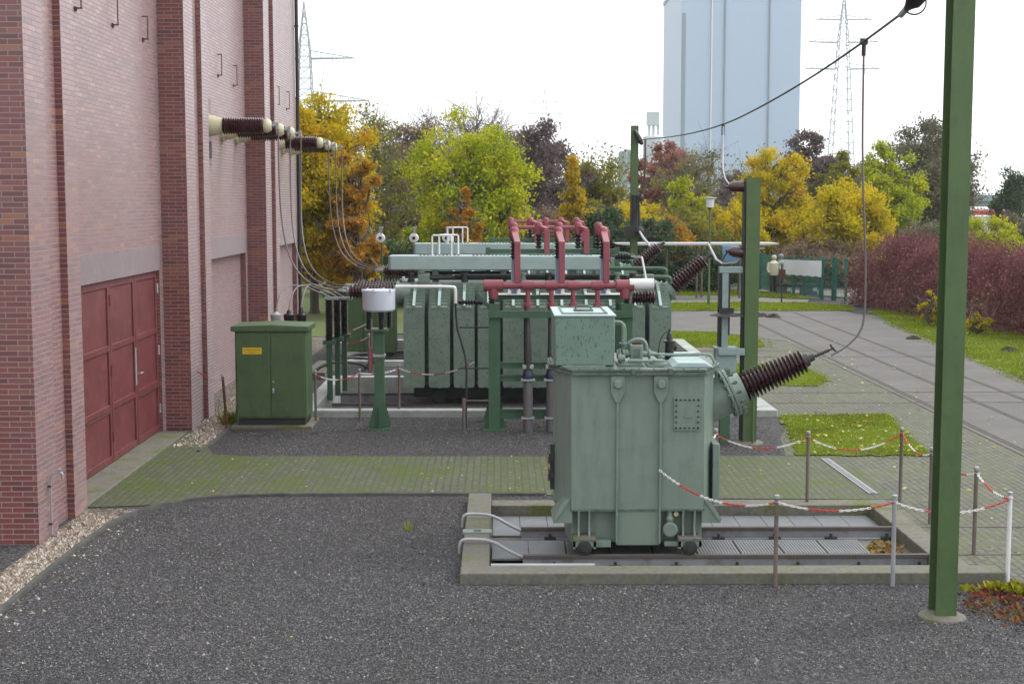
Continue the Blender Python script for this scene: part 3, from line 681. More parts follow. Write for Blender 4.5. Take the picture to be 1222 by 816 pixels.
# covers and gratings in the near pit
def plates(name, x0, x1, y0, y1, z, n, mat, rt):
    w = (x1 - x0) / n
    for i in range(n): MB().box(x0 + w * i + .004, x0 + w * (i + 1) - .004, y0, y1, z - .02, z).build(name, mat, rt)
plates('cover_plate', -.1, 4.75, 17.1, 18.18, -.115, 14, M['plate'], p1)
plates('cover_plate', -.1, .75, 15.75, 16.62, -.06, 2, M['plate'], p1)
for i in range(7):
    xa = .76 + i * .50
    mb = MB().box(xa, xa + .49, 15.75, 15.78, -.10, -.058).box(xa, xa + .49, 16.59, 16.62, -.10, -.058)
    for k in range(14): mb.box(xa + .012 + k * .034, xa + .034 + k * .034, 15.77, 16.6, -.085, -.06)
    mb.box(xa + .004, xa + .486, 15.78, 16.59, -.10, -.067)
    mb.build('grating', M['grating'], p1)
mb = MB().tube([(-.1, 14.80, .11), (1.0, 14.80, .11)], .02, 8)
mb.build('conduit', M['plastic'], p1)
for y in (15.75, 17.05):
    MB().tube(smoothpts([(-.46, y, -.02), (-.46, y, .12), (-.42, y, .165), (-.28, y, .165), (-.1, y, .15), (.1, y, .03), (.28, y, -.06), (.36, y, -.07)], 2), .02, 8).build('earthing_tube', M['galv'], p1)
MB().box(-.44, -.1, 16.25, 16.42, .098, .125).cbox((-.27, 16.33, .135), (.08, .04, .025)).build('cable_cover', M['trafo'], p1)

# rails in the road
RAILLAB = ['road rail nearest the paved yard, left of the other two along the road', 'middle one of the three rails running along the grey road', 'road rail closest to the lawn, right of the other two']
def ROADRAIL(x):
    mb = MB().box(x - .02, x + .022, 6, 50.5, -.05, .021); mb.cur = 1; mb.box(x + .024, x + .08, 6, 50.5, -.05, .0145)
    return mb.build('road_rail', [M['railhead'], M['soil']], smooth=False)
for i, x in enumerate((8.27, 9.36, 10.42)):
    tag(ROADRAIL(x), RAILLAB[i], 'rail', 'rails set into the road')

# ------------------------------------------------------------------ near transformer
T = thing('transformer', 'grey-green transformer with a square conservator box and one slanting brown bushing, nearest in the yard', 'transformer', (1.54, 16.5, 0))
FY = 15.75; TX = lambda u: (u - 597) * FY / F; TZ = lambda v: EYE - (v - 240) * FY / F
def octa(e, x0=.63, x1=2.45, y0=FY, y1=17.35, c=.165, cy_=.5): return [(x0 + c, y0 - e), (x1 - c, y0 - e), (x1 + e, y0 + cy_), (x1 + e, y1 - cy_), (x1 - c, y1 + e), (x0 + c, y1 + e), (x0 - e, y1 - cy_), (x0 - e, y0 + cy_)]
zl = .49
tank = MB(); tank.prism(octa(0), zl, 2.03); tank.prism(octa(-.13), .10, zl + .01); tank.box(TX(738), TX(790), FY + .002, 17.3, .09, zl + .02)
tk = tank.build('tank', M['trafo'], T, bevel=.006)
mb = MB().prism(octa(.012), zl - .006, zl + .016); mb.build('ledge', M['lid'], tk)
for u in (738, 790):
    MB().box(TX(u) - .012, TX(u) + .012, FY - .045, FY + .05, .12, 1.74).build('rib', M['trafo'], tk, bevel=.004)
    x = TX(u)
    lg = MB().prism([(x - .078, 2.02), (x + .078, 2.02), (x + .078, 1.83), (x + .02, 1.715), (x - .02, 1.715), (x - .078, 1.83)], FY - .05, FY - .018, 'xz').box(x - .05, x + .05, FY - .02, FY + .02, 1.8, 2.02).build('lifting_lug', M['trafo'], T, bevel=.006)
    MB().lathe([(0, .05), (.05, .05), (.07, .04)], (x, FY - .05, 1.93), (0, -1, 0), 14).build('boss', M['trafo'], lg)
for ua, ub in ((692, 705), (819, 833)):
    for u in (ua, ub): MB().prism([(FY + .12, zl), (FY - .02, zl), (FY + .02, .3), (FY - .02, .2), (FY + .12, .17)], TX(u) - .01, TX(u) + .01, 'yz').build('gusset', M['trafo'], tk)
    xm = (TX(ua) + TX(ub)) / 2
    pd = MB().box(xm - .13, xm + .13, FY - .13, FY + .22, .165, .20).build('jacking_pad', M['mossconcrete'], T, bevel=.004)
    MB().box(xm - .13, xm + .13, FY - .12, FY - .1, .10, .17).box(xm - .13, xm - .10, FY - .12, FY + .2, .08, .17).box(xm + .10, xm + .13, FY - .12, FY + .2, .08, .17).build('bracket', M['trafo'], pd)
    for yy in (15.65, 17.0):
        MB().lathe([(-.05, .095), (-.035, .095), (-.03, .08), (.04, .08), (.045, .04), (.08, .04)], (xm, yy, .092), (0, -1, 0), 20).build('wheel', M['dark'], T)
MB().box(TX(705), TX(731), FY - .05, FY + .1, .08, .15).build('foot_plate', M['trafo'], tk, bevel=.005)
MB().box(TX(796), TX(819), FY - .05, FY + .1, .09, .14).build('foot_plate', M['trafo'], tk, bevel=.005)
for sgn, x in ((-1, .63), (1, 2.45)):
    x -= sgn * .15; xo = x + sgn * .185
    MB().prism([(x - sgn * .03, .62), (x + sgn * .05, .62), (xo, .38), (xo, .34), (x - sgn * .03, .34)], 15.78, 15.82, 'xz').prism([(x - sgn * .03, .62), (x + sgn * .05, .62), (xo, .38), (xo, .34), (x - sgn * .03, .34)], 16.2, 16.24, 'xz').prism([(x, .60), (x + sgn * .055, .622), (xo + sgn * .01, .38), (xo - sgn * .02, .36)], 15.76, 16.26, 'xz').build('jacking_bracket', M['trafo'], T)
vx = TX(803)
vl = MB().lathe([(0, .055), (.14, .055)], (vx, FY + .12, .28), (0, -1, 0), 16).lathe([(.10, .082), (.16, .085), (.18, .07)], (vx, FY + .12, .275), (0, -1, 0), 24).build('drain_valve', M['trafo'], T)
MB().lathe([(0, .035), (.06, .05), (.09, .03), (.14, .03), (.15, .045), (.17, .04), (.22, .012)], (vx, FY + .04, .33), (0, 0, 1), 14).build('valve_spindle', M['trafo'], vl)
MB().lathe([(0, .028), (.08, .028)], (TX(811), FY + .12, .44), (0, -1, 0), 12).build('gauge_plug', M['cream'], T)
ix0, ix1, iz0, iz1 = TX(806), TX(838), 1.40, 1.775
mb = MB().box(ix0, ix1, FY - .02, FY + .01, iz0, iz1); mb.cur = 1
for i in range(6):
    t = i / 5
    for (x, z) in ((ix0 + .025, iz0 + .03 + t * (iz1 - iz0 - .06)), (ix1 - .025, iz0 + .03 + t * (iz1 - iz0 - .06)), (ix0 + .025 + t * (ix1 - ix0 - .05), iz0 + .03), (ix0 + .025 + t * (ix1 - ix0 - .05), iz1 - .03)):
        mb.lathe([(0, .011), (.014, .011)], (x, FY - .019, z), (0, -1, 0), 6)
ip = mb.build('inspection_plate', [M['trafo'], M['dark']], T)
MB().tube([(ix0 + .12, FY - .02, 1.56), (ix0 + .12, FY - .05, 1.56), (ix0 + .19, FY - .05, 1.56), (ix0 + .19, FY - .02, 1.56)], .007, 6).build('handle', M['trafo'], ip)
# lid
mb = MB().prism(octa(.075), 2.03, 2.062).prism(octa(.07), 2.068, 2.092)
oc = octa(.05); 
for a, b in zip(oc, oc[1:] + oc[:1]):
    nn = max(2, int(math.hypot(b[0] - a[0], b[1] - a[1]) / .16))
    for i in range(nn):
        t = (i + .5) / nn; mb.lathe([(0, .012), (.012, .012)], (a[0] + (b[0] - a[0]) * t, a[1] + (b[1] - a[1]) * t, 2.09), (0, 0, 1), 6)
ld = mb.build('lid', M['lid'], T)
for u in (756, 801): MB().cbox((TX(u), FY - .07, 2.07), (.045, .05, .07)).build('lid_clamp', M['lid'], ld, bevel=.005)
MB().box(1.33, 1.62, 15.95, 16.45, 2.092, 2.11).box(1.36, 1.59, 15.98, 16.42, 2.11, 2.118).build('hatch', M['lid'], T, bevel=.004)
MB().box(1.66, 1.84, 15.9, 16.25, 2.092, 2.108).build('hatch', M['lid'], T, bevel=.004)
MB().prism([(1.93, 2.092), (2.40, 2.092), (2.30, 2.15), (1.99, 2.15)], 15.85, 16.45, 'xz').build('sloping_cover', M['conspale'], T, bevel=.01)  # pale colour paints in the sky reflected on this cover
MB().lathe([(0, .10), (.03, .10), (.035, .07), (.07, .07)], (1.80, 16.05, 2.092), (0, 0, 1), 18).build('flanged_port', M['trafo'], T)
# conservator
bx = (.62, 1.29, 15.98, 17.25, 2.10, 2.655)
MB().box(.75, .79, 15.9, 17.2, 2.092, 2.103).box(1.1, 1.14, 15.9, 17.2, 2.092, 2.103).box(.70, 1.18, 15.86, 15.9, 2.092, 2.115).build('conservator_feet', M['trafo'], T)
cb = MB().box(*bx).build('conservator', M['consbox'], T, bevel=.012)
lidp = MB().box(bx[0] - .015, bx[1] + .015, bx[2] - .015, bx[3] + .015, bx[5], bx[5] + .02).build('top_plate', M['conspale'], cb, bevel=.004)  # its paleness stands in for sky reflected on the box top
zt = bx[5] + .021
mb = MB()
for (a0, a1, b0, b1) in ((.70, 1.22, 16.12, 16.15), (.70, 1.22, 17.08, 17.11), (.70, .72, 16.15, 17.08), (1.20, 1.22, 16.15, 17.08)): mb.box(a0, a1, b0, b1, zt, zt + .012)
mb.build('hatch_frame', M['lid'], cb)
MB().tube(smoothpts([(.88, 16.6, zt), (.88, 16.6, zt + .06), (1.06, 16.6, zt + .06), (1.06, 16.6, zt)], 1), .012, 6).box(.86, 1.08, 16.5, 16.75, zt, zt + .02).build('hatch_handle', M['lid'], cb)
for dx in (.02, .05):
    MB().tube(smoothpts([(1.285, 16.35 + dx * 3, 2.58 - dx), (1.37 + dx, 16.35 + dx * 3, 2.58 - dx), (1.40 + dx, 16.35 + dx * 3, 2.55 - dx), (1.40 + dx, 16.35 + dx * 3, 2.25)], 2), .02, 8).build('oil_pipe', M['trafo'], T)
MB().lathe([(0, .05), (.05, .05), (.05, .035), (.09, .035), (.09, .05), (.13, .05)], (1.34, 16.3, 2.2), (1, 0, 0), 12).tube([(1.41, 16.3, 2.18), (1.41, 16.3, 2.36)], .018, 8).lathe([(0, .045), (.02, .045)], (1.41, 16.3, 2.31), (0, 0, 1), 12).build('stop_valve', M['trafo'], T)
MB().lathe([(0, .05), (.04, .05), (.04, .038), (.08, .038)], (1.34, 16.12, 2.17), (1, 0, 0), 12).tube([(1.36, 16.12, 2.17), (1.36, 16.12, 2.28)], .014, 8).build('stop_valve', M['trafo'], T)
rl = MB().box(1.49, 1.63, 16.2, 16.36, 2.13, 2.31).lathe([(0, .06), (.025, .06), (.025, .035), (.30, .035), (.30, .06), (.325, .06)], (1.40, 16.28, 2.2), (1, 0, 0), 14).build('gas_relay', M['trafo'], T, bevel=.008)
MB().box(1.52, 1.60, 16.19, 16.2, 2.17, 2.27).build('sight_glass', M['lid'], rl)
MB().cbox((1.57, 16.28, 2.325), (.1, .06, .03)).build('cap', M['rust'], rl)
MB().tube(smoothpts([(1.48, 16.42, 2.3), (1.56, 16.42, 2.36), (1.68, 16.42, 2.34), (1.70, 16.42, 2.2), (1.8, 16.42, 2.19), (1.86, 16.42, 2.12)], 2), .026, 8).build('oil_pipe', M['trafo'], T)
MB().tube(smoothpts([(1.7, 16.28, 2.2), (1.95, 16.28, 2.19), (2.36, 16.28, 2.2), (2.44, 16.28, 2.18), (2.49, 16.28, 2.0), (2.5, 16.4, 1.9)], 2), .017, 8).build('oil_pipe', M['trafo'], T)
MB().tube([(1.45, 16.05, 2.15), (1.85, 16.05, 2.14)], .02, 8).build('oil_pipe', M['trafo'], T)
MB().tube([(1.84, 16.2, 2.09), (1.84, 16.2, 2.2)], .014, 6).build('pipe_support', M['trafo'], T)
# low voltage bushing on the lid
bs = MB().lathe([(0, .09), (.02, .09), (.02, .055), (.2, .05), (.2, .075), (.215, .075), (.23, .04), (.30, .03), (.32, .012), (.36, .012)], (2.0, 16.75, 2.092), (0, 0, 1), 14).build('small_bushing', M['blackporc'], T)
MB().tube(smoothpts([(2.0, 16.75, 2.42), (1.93, 16.75, 2.40), (1.87, 16.72, 2.27), (1.87, 16.7, 2.1)], 2), .008, 6).build('lead_wire', M['dark'], bs)
MB().box(2.05, 2.35, 16.7, 17.1, 2.092, 2.14).build('hatch', M['conspale'], T, bevel=.006)
# slanting high voltage bushing
ang = math.radians(23.5); ax = Vector((math.cos(ang), 0, math.sin(ang))); o = Vector((2.33, 16.55, 1.555))
tu = MB().lathe([(0, .235), (.36, .235), (.36, .285), (.39, .285), (.39, .245), (.40, .245), (.40, .285), (.43, .285), (.43, .215), (.45, .20), (.56, .185), (.565, .16)], o, ax, 28).build('turret', M['trafo'], T)
mb = MB(); a_ = ax.orthogonal().normalized(); b_ = ax.cross(a_)
for k in range(14):
    q = o + ax * .34 + (a_ * math.cos(k * 2 * PI / 14) + b_ * math.sin(k * 2 * PI / 14)) * .268
    mb.lathe([(0, .016), (.16, .016)], q, ax, 6); mb.lathe([(.0, .026), (.03, .026)], q, ax, 6); mb.lathe([(.12, .026), (.15, .026)], q, ax, 6)
mb.build('bolt_ring', M['lid'], tu)
hb = MB().lathe(sheds(.78, .192, .142, 16, .62), o + ax * .56, ax, 32).build('bushing', M['porcelain'], T)
MB().lathe([(0, .085), (.05, .075), (.06, .045), (.12, .04)], o + ax * 1.34, ax, 16).build('cap', M['dark'], hb)
mb = MB()
for k in range(7): mb.lathe([(0, .021), (.016, .021), (.016, .012), (.03, .012)], o + ax * (1.45 + k * .03), ax, 8)
mb.lathe([(0, .011), (.28, .011)], o + ax * 1.44, ax, 8)
q = o + ax * 1.70
mb.tube([q + Vector((-.03, 0, .05)), q, q + Vector((.06, 0, -.05))], .012, 6)
mb.build('terminal', M['dark'], hb)
BT1 = q
MB().box(2.42, 2.5, 16.0, 16.6, .5, 1.2).build('side_duct', M['trafo'], tk, bevel=.006)
mb = MB()
for z in (.75, .95): mb.box(.56, .63, 16.25, 16.5, z, z + .1)
mb.box(.58, .63, 16.3, 16.45, .62, 1.15)
mb.build('terminal_block', M['dark'], T)
for z in (.72, .92): MB().box(.55, .575, 16.28, 16.44, z, z + .09).build('red_plug', M['busred'], T)

# ------------------------------------------------------------------ green cabinet
(cx0, cy0), (cx1, _) = G(282, 511), G(366, 511); cy0 = 24.68
C_ = thing('switch_cabinet', 'dark green two-door electrical cabinet with a yellow sign beside the brick hall', 'cabinet', ((cx0 + cx1) / 2, 25.1, 0))
MB().box(cx0 - .08, cx1 + .1, cy0 - .1, 25.62, -.02, .05).build('concrete_base', M['mossconcrete'], C_, bevel=.01)
MB().box(cx0 + .03, cx1 - .03, cy0 + .05, 25.45, .05, .17).build('plinth', M['dark'], C_)
MB().box(cx0, cx1, cy0, 25.5, .17, 1.70).build('body', M['cabgreen'], C_, bevel=.006)
MB().box(cx0 - .06, cx1 + .06, cy0 - .06, 25.56, 1.70, 1.79).prism([(cx0 - .055, 1.79), (cx1 + .055, 1.79), ((cx0 + cx1) / 2, 1.815)], cy0 - .055, 25.555, 'xz').build('roof', M['cabgreen'], C_, bevel=.008)
cm = (cx0 + cx1) / 2
for i, (a, b) in enumerate(((cx0 + .025, cm - .006), (cm + .006, cx1 - .025))):
    d_ = MB().box(a, b, cy0 - .018, cy0 + .002, .20, 1.68).build('door', M['cabgreen'], C_, bevel=.005)
    if i == 1:
        MB().lathe([(0, .016), (.012, .016)], (a + .04, cy0 - .018, .82), (0, -1, 0), 12).build('lock', M['galv'], d_)
        MB().box(a + .022, a + .055, cy0 - .04, cy0 - .018, .62, .71).build('handle', M['galv'], d_, bevel=.006)
    else:
        sx0, sx1 = P(289.5, 418, cy0)[0], P(312.5, 418, cy0)[0]; z0, z1 = P(300, 422.5, cy0)[1], P(300, 414.5, cy0)[1]
        sg = MB().box(sx0, sx1, cy0 - .024, cy0 - .0185, z0, z1).build('sign', M['yellow'], d_)
        for txt, zc, wd in (('Transformatorschrank', z1 - .040, .29), ('Trafo 10', z0 + .034, .115)):
            cu = bpy.data.curves.new('lettering', 'FONT'); cu.body = txt; cu.size = .042; cu.align_x = 'CENTER'; cu.align_y = 'CENTER'
            to = bpy.data.objects.new('lettering', cu); COL.objects.link(to)
            bpy.context.view_layer.update()
            me = bpy.data.meshes.new_from_object(to.evaluated_get(bpy.context.evaluated_depsgraph_get())); bpy.data.objects.remove(to)
            xs_ = [v.co.x for v in me.vertices]; k = wd / (max(xs_) - min(xs_))
            for v in me.vertices: v.co = Vector((v.co.x * k + (sx0 + sx1) / 2 - ORG[sg].x, cy0 - .0255 - ORG[sg].y, v.co.y * min(k * 1.1, 1) + zc - ORG[sg].z))
            me.materials.clear(); me.materials.append(M['ink'])
            lo_ = bpy.data.objects.new('lettering', me); COL.objects.link(lo_); lo_.parent = sg

# ------------------------------------------------------------------ drum on a green pedestal
D_ = thing('measuring_drum', 'pale round drum on three ribbed insulators atop a tapered green pedestal', 'instrument', (-2.1, 24.6, 0))
x, y = -2.1, 24.6
MB().box(x - .2, x + .2, y - .2, y + .2, 0, .03).build('base_plate', M['standgreen'], D_, bevel=.004)
mb = MB().box(x - .085, x + .085, y - .085, y + .085, .03, 1.72)
for sx in (-1, 1):
    mb.prism([(x + sx * .08, .03), (x + sx * .19, .03), (x + sx * .19, .07), (x + sx * .09, .45), (x + sx * .08, .45)], y - .09, y - .075, 'xz').prism([(x + sx * .08, .03), (x + sx * .19, .03), (x + sx * .19, .07), (x + sx * .09, .45), (x + sx * .08, .45)], y + .075, y + .09, 'xz')
mb.box(x - .008, x + .008, y - .18, y - .08, .03, .4)
mb.build('column', M['standgreen'], D_)
MB().box(x - .105, x + .105, y - .105, y + .105, 1.27, 1.31).build('clamp', M['galv'], D_)
MB().cbox((x - .14, y - .02, 1.22), (.055, .04, .40)).build('red_marker', M['busred'], D_)
MB().box(x - .24, x + .16, y - .2, y + .2, 1.72, 1.755).build('top_plate', M['standgreen'], D_)
for a, b in ((-.17, -.1), (.05, -.14), (.17, .12)):
    MB().lathe(sheds(.30, .055, .055, 8, .6), (x + a, y + b, 1.755), (0, 0, 1), 14).build('insulator', M['blackporc'], D_)
zd = 2.06; xd = x + .0
dr = MB().lathe([(0, .255), (.03, .28), (.27, .285), (.36, .285), (.37, .275), (.375, .02)], (xd, y, zd), (0, 0, 1), 40).build('drum', M['drumwhite'], D_)
mb = MB()
for k in range(6):
    a = k * PI / 3 + .3; mb.cbox((xd + .285 * math.cos(a), y + .285 * math.sin(a), zd + .36), (.03, .03, .05))
mb.lathe([(.30, .288), (.31, .288)], (xd, y, zd), (0, 0, 1), 40)
mb.build('rim', M['drumwhite'], dr)
pp = smoothpts([XYZ(472, 342, 24.6), XYZ(541, 342, 24.6), XYZ(543.5, 344, 24.6), XYZ(543.5, 362, 24.6)], 2)
tag(MB().tube(pp, .028, 10).build('bus_pipe', M['white']), 'thin white pipe running from the pale drum and bending down before the radiators', 'pipe')
tag(MB().tube(smoothpts([XYZ(543.5, 362, 24.6), XYZ(545, 390, 24.6), XYZ(548, 400, 24.6), XYZ(557, 430, 24.6), XYZ(556.5, 470, 24.6), (P(556, 470, 24.6)[0], 24.6, .0)], 2), .018, 8).build('earth_cable', M['dark']), 'black cable snaking to the ground left of the green busbar stand', 'cable')
tag(MB().tube([(P(553.5, 470, 24.4)[0], 24.4, 0), (P(553.5, 470, 24.4)[0], 24.4, .56)], .03, 8).tube([(P(553.5, 470, 24.4)[0], 24.4, .52), (-.2, 24.4, .52)], .012, 6).build('cable_tube', M['rustypost']), 'short brown tube stump with a thin rod to the foot of the green busbar stand', 'tube')

# ------------------------------------------------------------------ busbar stand
ST = thing('busbar_stand', 'dark green steel stand with cross beams before the big radiators', 'stand', (1.0, 25, 0))
YF, YB = 24.5, 25.5
X0, X1 = P(590, 420, YF)[0], P(747, 420, YF)[0]
ZB0, ZB1 = P(0, 379, YF)[1], P(0, 370.5, YF)[1]
for x in (X0, X1):
    for y in (YF, YB):
        cmn = MB().box(x - .1, x + .1, y - .085, y - .07, .03, 2.2).box(x - .1, x + .1, y + .07, y + .085, .03, 2.2).box(x - .08, x + .08, y - .07, y + .07, .03, 2.2).build('column', M['standgreen'], ST)
        MB().box(x - .2, x + .2, y - .2, y + .2, 0, .03).prism([(x + .1, .03), (x + .2, .03), (x + .1, .4)], y - .01, y + .01, 'xz').prism([(x - .1, .03), (x - .2, .03), (x - .1, .4)], y - .01, y + .01, 'xz').build('foot', M['standgreen'], cmn)
    MB().box(x - .06, x + .06, YF + .09, YB - .09, 2.02, 2.14).build('cross_beam', M['standgreen'], ST)
MB().box(X0 - .1, X1 + .1, YF - .16, YF - .088, ZB0, ZB1).build('beam', M['standgreen'], ST, bevel=.004)
MB().box(X0 - .1, X1 + .1, YB - .05, YB + .05, 2.2, 2.28).build('beam', M['standgreen'], ST, bevel=.004)
for va, vb in ((440, 432), (455, 447), (500, 488)):
    z0, z1 = P(0, va, YF)[1], P(0, vb, YF)[1]
    MB().box(X0 + .1, X1 - .1, YF - .06, YF - .02, z0, z0 + .03).box(X0 + .1, X1 - .1, YF - .03, YF - .015, z0, z1).box(X0 + .1, X1 - .1, YF - .06, YF - .02, z1 - .03, z1).build('beam', M['standgreen'], ST)
for v in (391, 440):
    z = P(0, v, 24.6)[1]; MB().tube([(P(548, v, 24.6)[0], 24.6, z), (X0 - .08, 24.6, z)], .014, 6).build('cable_bracket', M['dark'], ST)
MB().bar((X0 - .05, YF, 2.1), (P(568, 0, YF)[0], YF, 2.36), .07, .06).build('side_arm', M['standgreen'], ST)
mb = MB(); xa, z = P(548, 360.5, YF); 
mb.lathe([(0, .02), (.04, .045), (.06, .03)] + [(.06 + a, r * .9) for a, r in sheds(.26, .06, .06, 5, .55)] + [(.33, .03), (.36, .045), (.40, .05), (.44, .03)], (xa - .02, YF, z), (1, 0, 0), 14)
mb.build('side_insulator', M['blackporc'], ST)
# posts carrying the risers
STRX = [P(u, 340, YB)[0] for u in (613.5, 666, 719.5)]
for x in STRX:
    s_ = MB().box(x - .055, x - .04, YB - .06, YB + .06, 2.28, 2.93).box(x + .04, x + .055, YB - .06, YB + .06, 2.28, 2.93).box(x - .04, x + .04, YB + .03, YB + .045, 2.28, 2.93).build('strut', M['bluegrey'], ST)
    MB().box(x - .32, x + .32, YB - .12, YB + .12, 2.281, 2.30).prism([(x + .055, 2.3), (x + .12, 2.3), (x + .10, 2.43), (x + .055, 2.34)], YB - .06, YB - .04, 'xz').prism([(x - .055, 2.3), (x - .12, 2.3), (x - .10, 2.43), (x - .055, 2.34)], YB - .06, YB - .04, 'xz').build('strut_foot', M['white'], s_)
    MB().lathe(sheds(.36, .075, .075, 6, .6), (x, YB, 2.93), (0, 0, 1), 16).build('insulator', M['blackporc'], ST)
for x in (P(587, 345, YF)[0], P(748, 345, YF)[0]):
    MB().lathe(sheds(.20, .07, .07, 4, .6), (x, YF, 2.2), (0, 0, 1), 16).build('insulator', M['blackporc'], ST)
# red busbars
ZM = P(0, 341, YF)[1]
BB = thing('red_busbar', 'dull red tubular busbar with three tall risers lying over the green stand', 'busbar', (1.0, YF, 2.0))
xa, xb_ = P(577, 341, YF)[0], P(750, 341, YF)[0]
MB().tube([(xa + .2, YF, ZM), (xb_ - .02, YF, ZM)], .06, 16).build('main_tube', M['busred'], BB)
for x0_, x1_ in ((xa, xa + .34), (xb_ - .22, xb_ + .1)):
    MB().lathe([(0, .09), (.01, .10), (x1_ - x0_ - .01, .10), (x1_ - x0_, .09)], (x0_, YF, ZM), (1, 0, 0), 20).lathe([(-.23, .075), (-.12, .09), (0, .09)], ((x0_ + x1_) / 2, YF, ZM), (0, 0, 1), 14).build('end_clamp', M['busred'], BB)
for u in (630, 658, 684, 713):
    x = P(u, 341, YF)[0]
    MB().lathe([(-.10, .085), (.10, .085)], (x, YF, ZM), (1, 0, 0), 16).tube([(x, YF, ZM - .05), (x, YF, ZM - .52)], .042, 12).lathe([(0, .075), (.06, .075)], (x, YF, ZM - .36), (0, 0, 1), 12).lathe([(0, .07), (.05, .07)], (x, YF, ZM - .55), (0, 0, 1), 12).build('drop', M['busred'], BB)
ZK = 3.38
for i, x in enumerate(STRX):
    xr = P((617.5, 670.5, 723.5)[i], 320, YF)[0]
    r = MB().box(xr - .053, xr + .053, YF - .05, YF + .05, ZM + .04, 3.26).build('riser', M['busred'], BB, bevel=.01)
    MB().bar((xr, YF - .04, 3.22), (x + .005, YB - .08, 3.38), .106, .08).build('riser_bend', M['busred'], r, bevel=.01)
    MB().lathe([(0, .07), (.04, .088), (.16, .088), (.2, .06), (.21, .02)], (x, YB, 3.28), (0, 0, 1), 18).build('knob', M['busred'], r)
mb = MB().tube([(X1 + .05, YF, ZM + .02), (X1 + .47, YF, ZM + .02)], .10, 20)
tag(mb.build('white_sleeve', M['white']), 'thick white tube sleeve on the right end of the red busbar', 'sleeve')
o_ = MB().lathe([(a, r) for a, r in sheds(.40, .13, .13, 7, .7)], (X1 + .12, YF + .25, ZM - .22), (1, 0, 0), 20).tube([(X1, YF, 2.1), (X1 + .15, YF + .25, ZM - .22)], .05, 8)
tag(o_.build('ribbed_insulator', M['porcelain']), 'short brown ribbed insulator lying under the white sleeve of the red busbar', 'insulator')

# cable pipes with sealing ends
CPL = ['grey cable pipe with black cable, left one of the pair before the radiators', 'grey cable pipe with black cable directly left of the near transformer', 'grey cable pipe hidden behind the near transformer box, third in the row', 'grey cable pipe hidden behind the near transformer box, fourth in the row']
for i, u in enumerate((630, 657.5, 684, 713)):
    x = P(u, 480, 24.3)[0]; y = 24.3
    rt = thing('cable_pipe', CPL[i], 'pipe', (x, y, 0), 'cable pipes under the red busbar')
    MB().tube([(x, y, 0), (x, y, .93)], .083, 14).build('pipe', M['cablepipe'], rt)
    MB().lathe([(0, .09), (.06, .1), (.12, .085), (.16, .07)], (x, y, .90), (0, 0, 1), 14).build('collar', M['collar'], rt)
    MB().cbox((x, y, 1.12), (.19, .12, .07)).build('clamp', M['galv'], rt, bevel=.01)
    MB().cbox((x, y - .02, .90), (.24, .15, .03)).build('clamp', M['galv'], rt)
    MB().cbox((x, y - .02, .24), (.22, .15, .03)).build('clamp', M['galv'], rt)
    MB().tube([(x, y, 1.05), (x, y, 1.35), (x, y + .05, 1.7), (x, YF - .02, 1.97)], [.07, .065, .05, .04], 12).build('cable', M['dark'], rt)

# ------------------------------------------------------------------ big radiator transformer (built once, copied to the rear pit)
R_ = thing('radiator_transformer', 'large grey-green transformer with rows of flaking radiators, in the middle pit behind the red busbar', 'transformer', (.7, 28.5, 0), 'large radiator transformers')
RY = 27.2
MB().box(-1.75, 3.15, 27.85, 29.5, .35, 2.36).build('tank', M['radiator'], R_, bevel=.01)
MB().box(-1.7, 3.1, 27.8, 29.55, .12, .36).build('undercarriage', M['dark'], R_)
ra = [(481, 506), (511, 536.5), (541, 566), (570, 595.5), (600, 625), (630, 654), (658.5, 683), (688, 712), (717, 741), (747, 770.5), (776, 802)]
FO = [(.0, 1.93), (.10, 1.99), (.2, 2.05), (.3, 2.11), (.4, 2.17), (.5, 2.23), (.6, 2.29)]
def radiator(x0, x1, ysgn=1, yb_=RY):
    mb = MB()
    for dy, zt_ in FO:
        y = yb_ + ysgn * dy
        zz = zt_
        mb.prism([(x0, .42), (x0 + .02, .38), (x1 - .02, .38), (x1, .42), (x1, zz - .02), (x1 - .02, zz), (x0 + .02, zz), (x0, zz - .02)], y, y + .035, 'xz')
        mb.lathe([(-.02, .05), (.05, .05)], ((x0 + x1) / 2, y, .42), (0, ysgn, 0), 10)
    xm = (x0 + x1) / 2
    mb.bar((xm, yb_, FO[0][1]), (xm, yb_ + ysgn * .62, FO[-1][1] + .03), .06, .06)
    mb.bar((xm, yb_, FO[0][1] - .05), (xm, yb_ + ysgn * .62, FO[-1][1] - .1), .3, .04)
    mb.box(xm - .06, xm + .06, yb_ + .1 * ysgn, yb_ + .66 * ysgn, .44, .52)
    o = mb.build('radiator', M['radiator'], R_)
    MB().bar((xm, yb_ - ysgn * .02, 1.95), (xm, yb_ + ysgn * .35, FO[4][1] + .03), .05, .04).build('tie_bar', M['conspale'], o)
    return o
for a, b in ra: radiator((a - 597) * RY / F, (b - 597) * RY / F)
ZC0, ZC1 = 2.60, 2.88
cs = MB().prism([(-2.15, 28.0), (2.0, 28.0), (2.05, 28.05), (2.05, 28.6), (2.0, 28.65), (-2.15, 28.65), (-2.2, 28.6), (-2.2, 28.05)], ZC0, ZC1).build('conservator', M['conspale'], R_, bevel=.02)
mb = MB()
for k in range(46):
    x = -1.6 + k * .075
    if k % 15 in (11, 12, 13): continue
    mb.box(x, x + .045, 28.18, 28.28, ZC1, ZC1 + .02)
mb.build('bolt_row', M['lid'], cs)
for x in (-1.28, .06, 1.42): MB().box(x - .06, x + .06, 28.1, 28.5, 2.36, ZC0).build('conservator_leg', M['radiator'], R_)
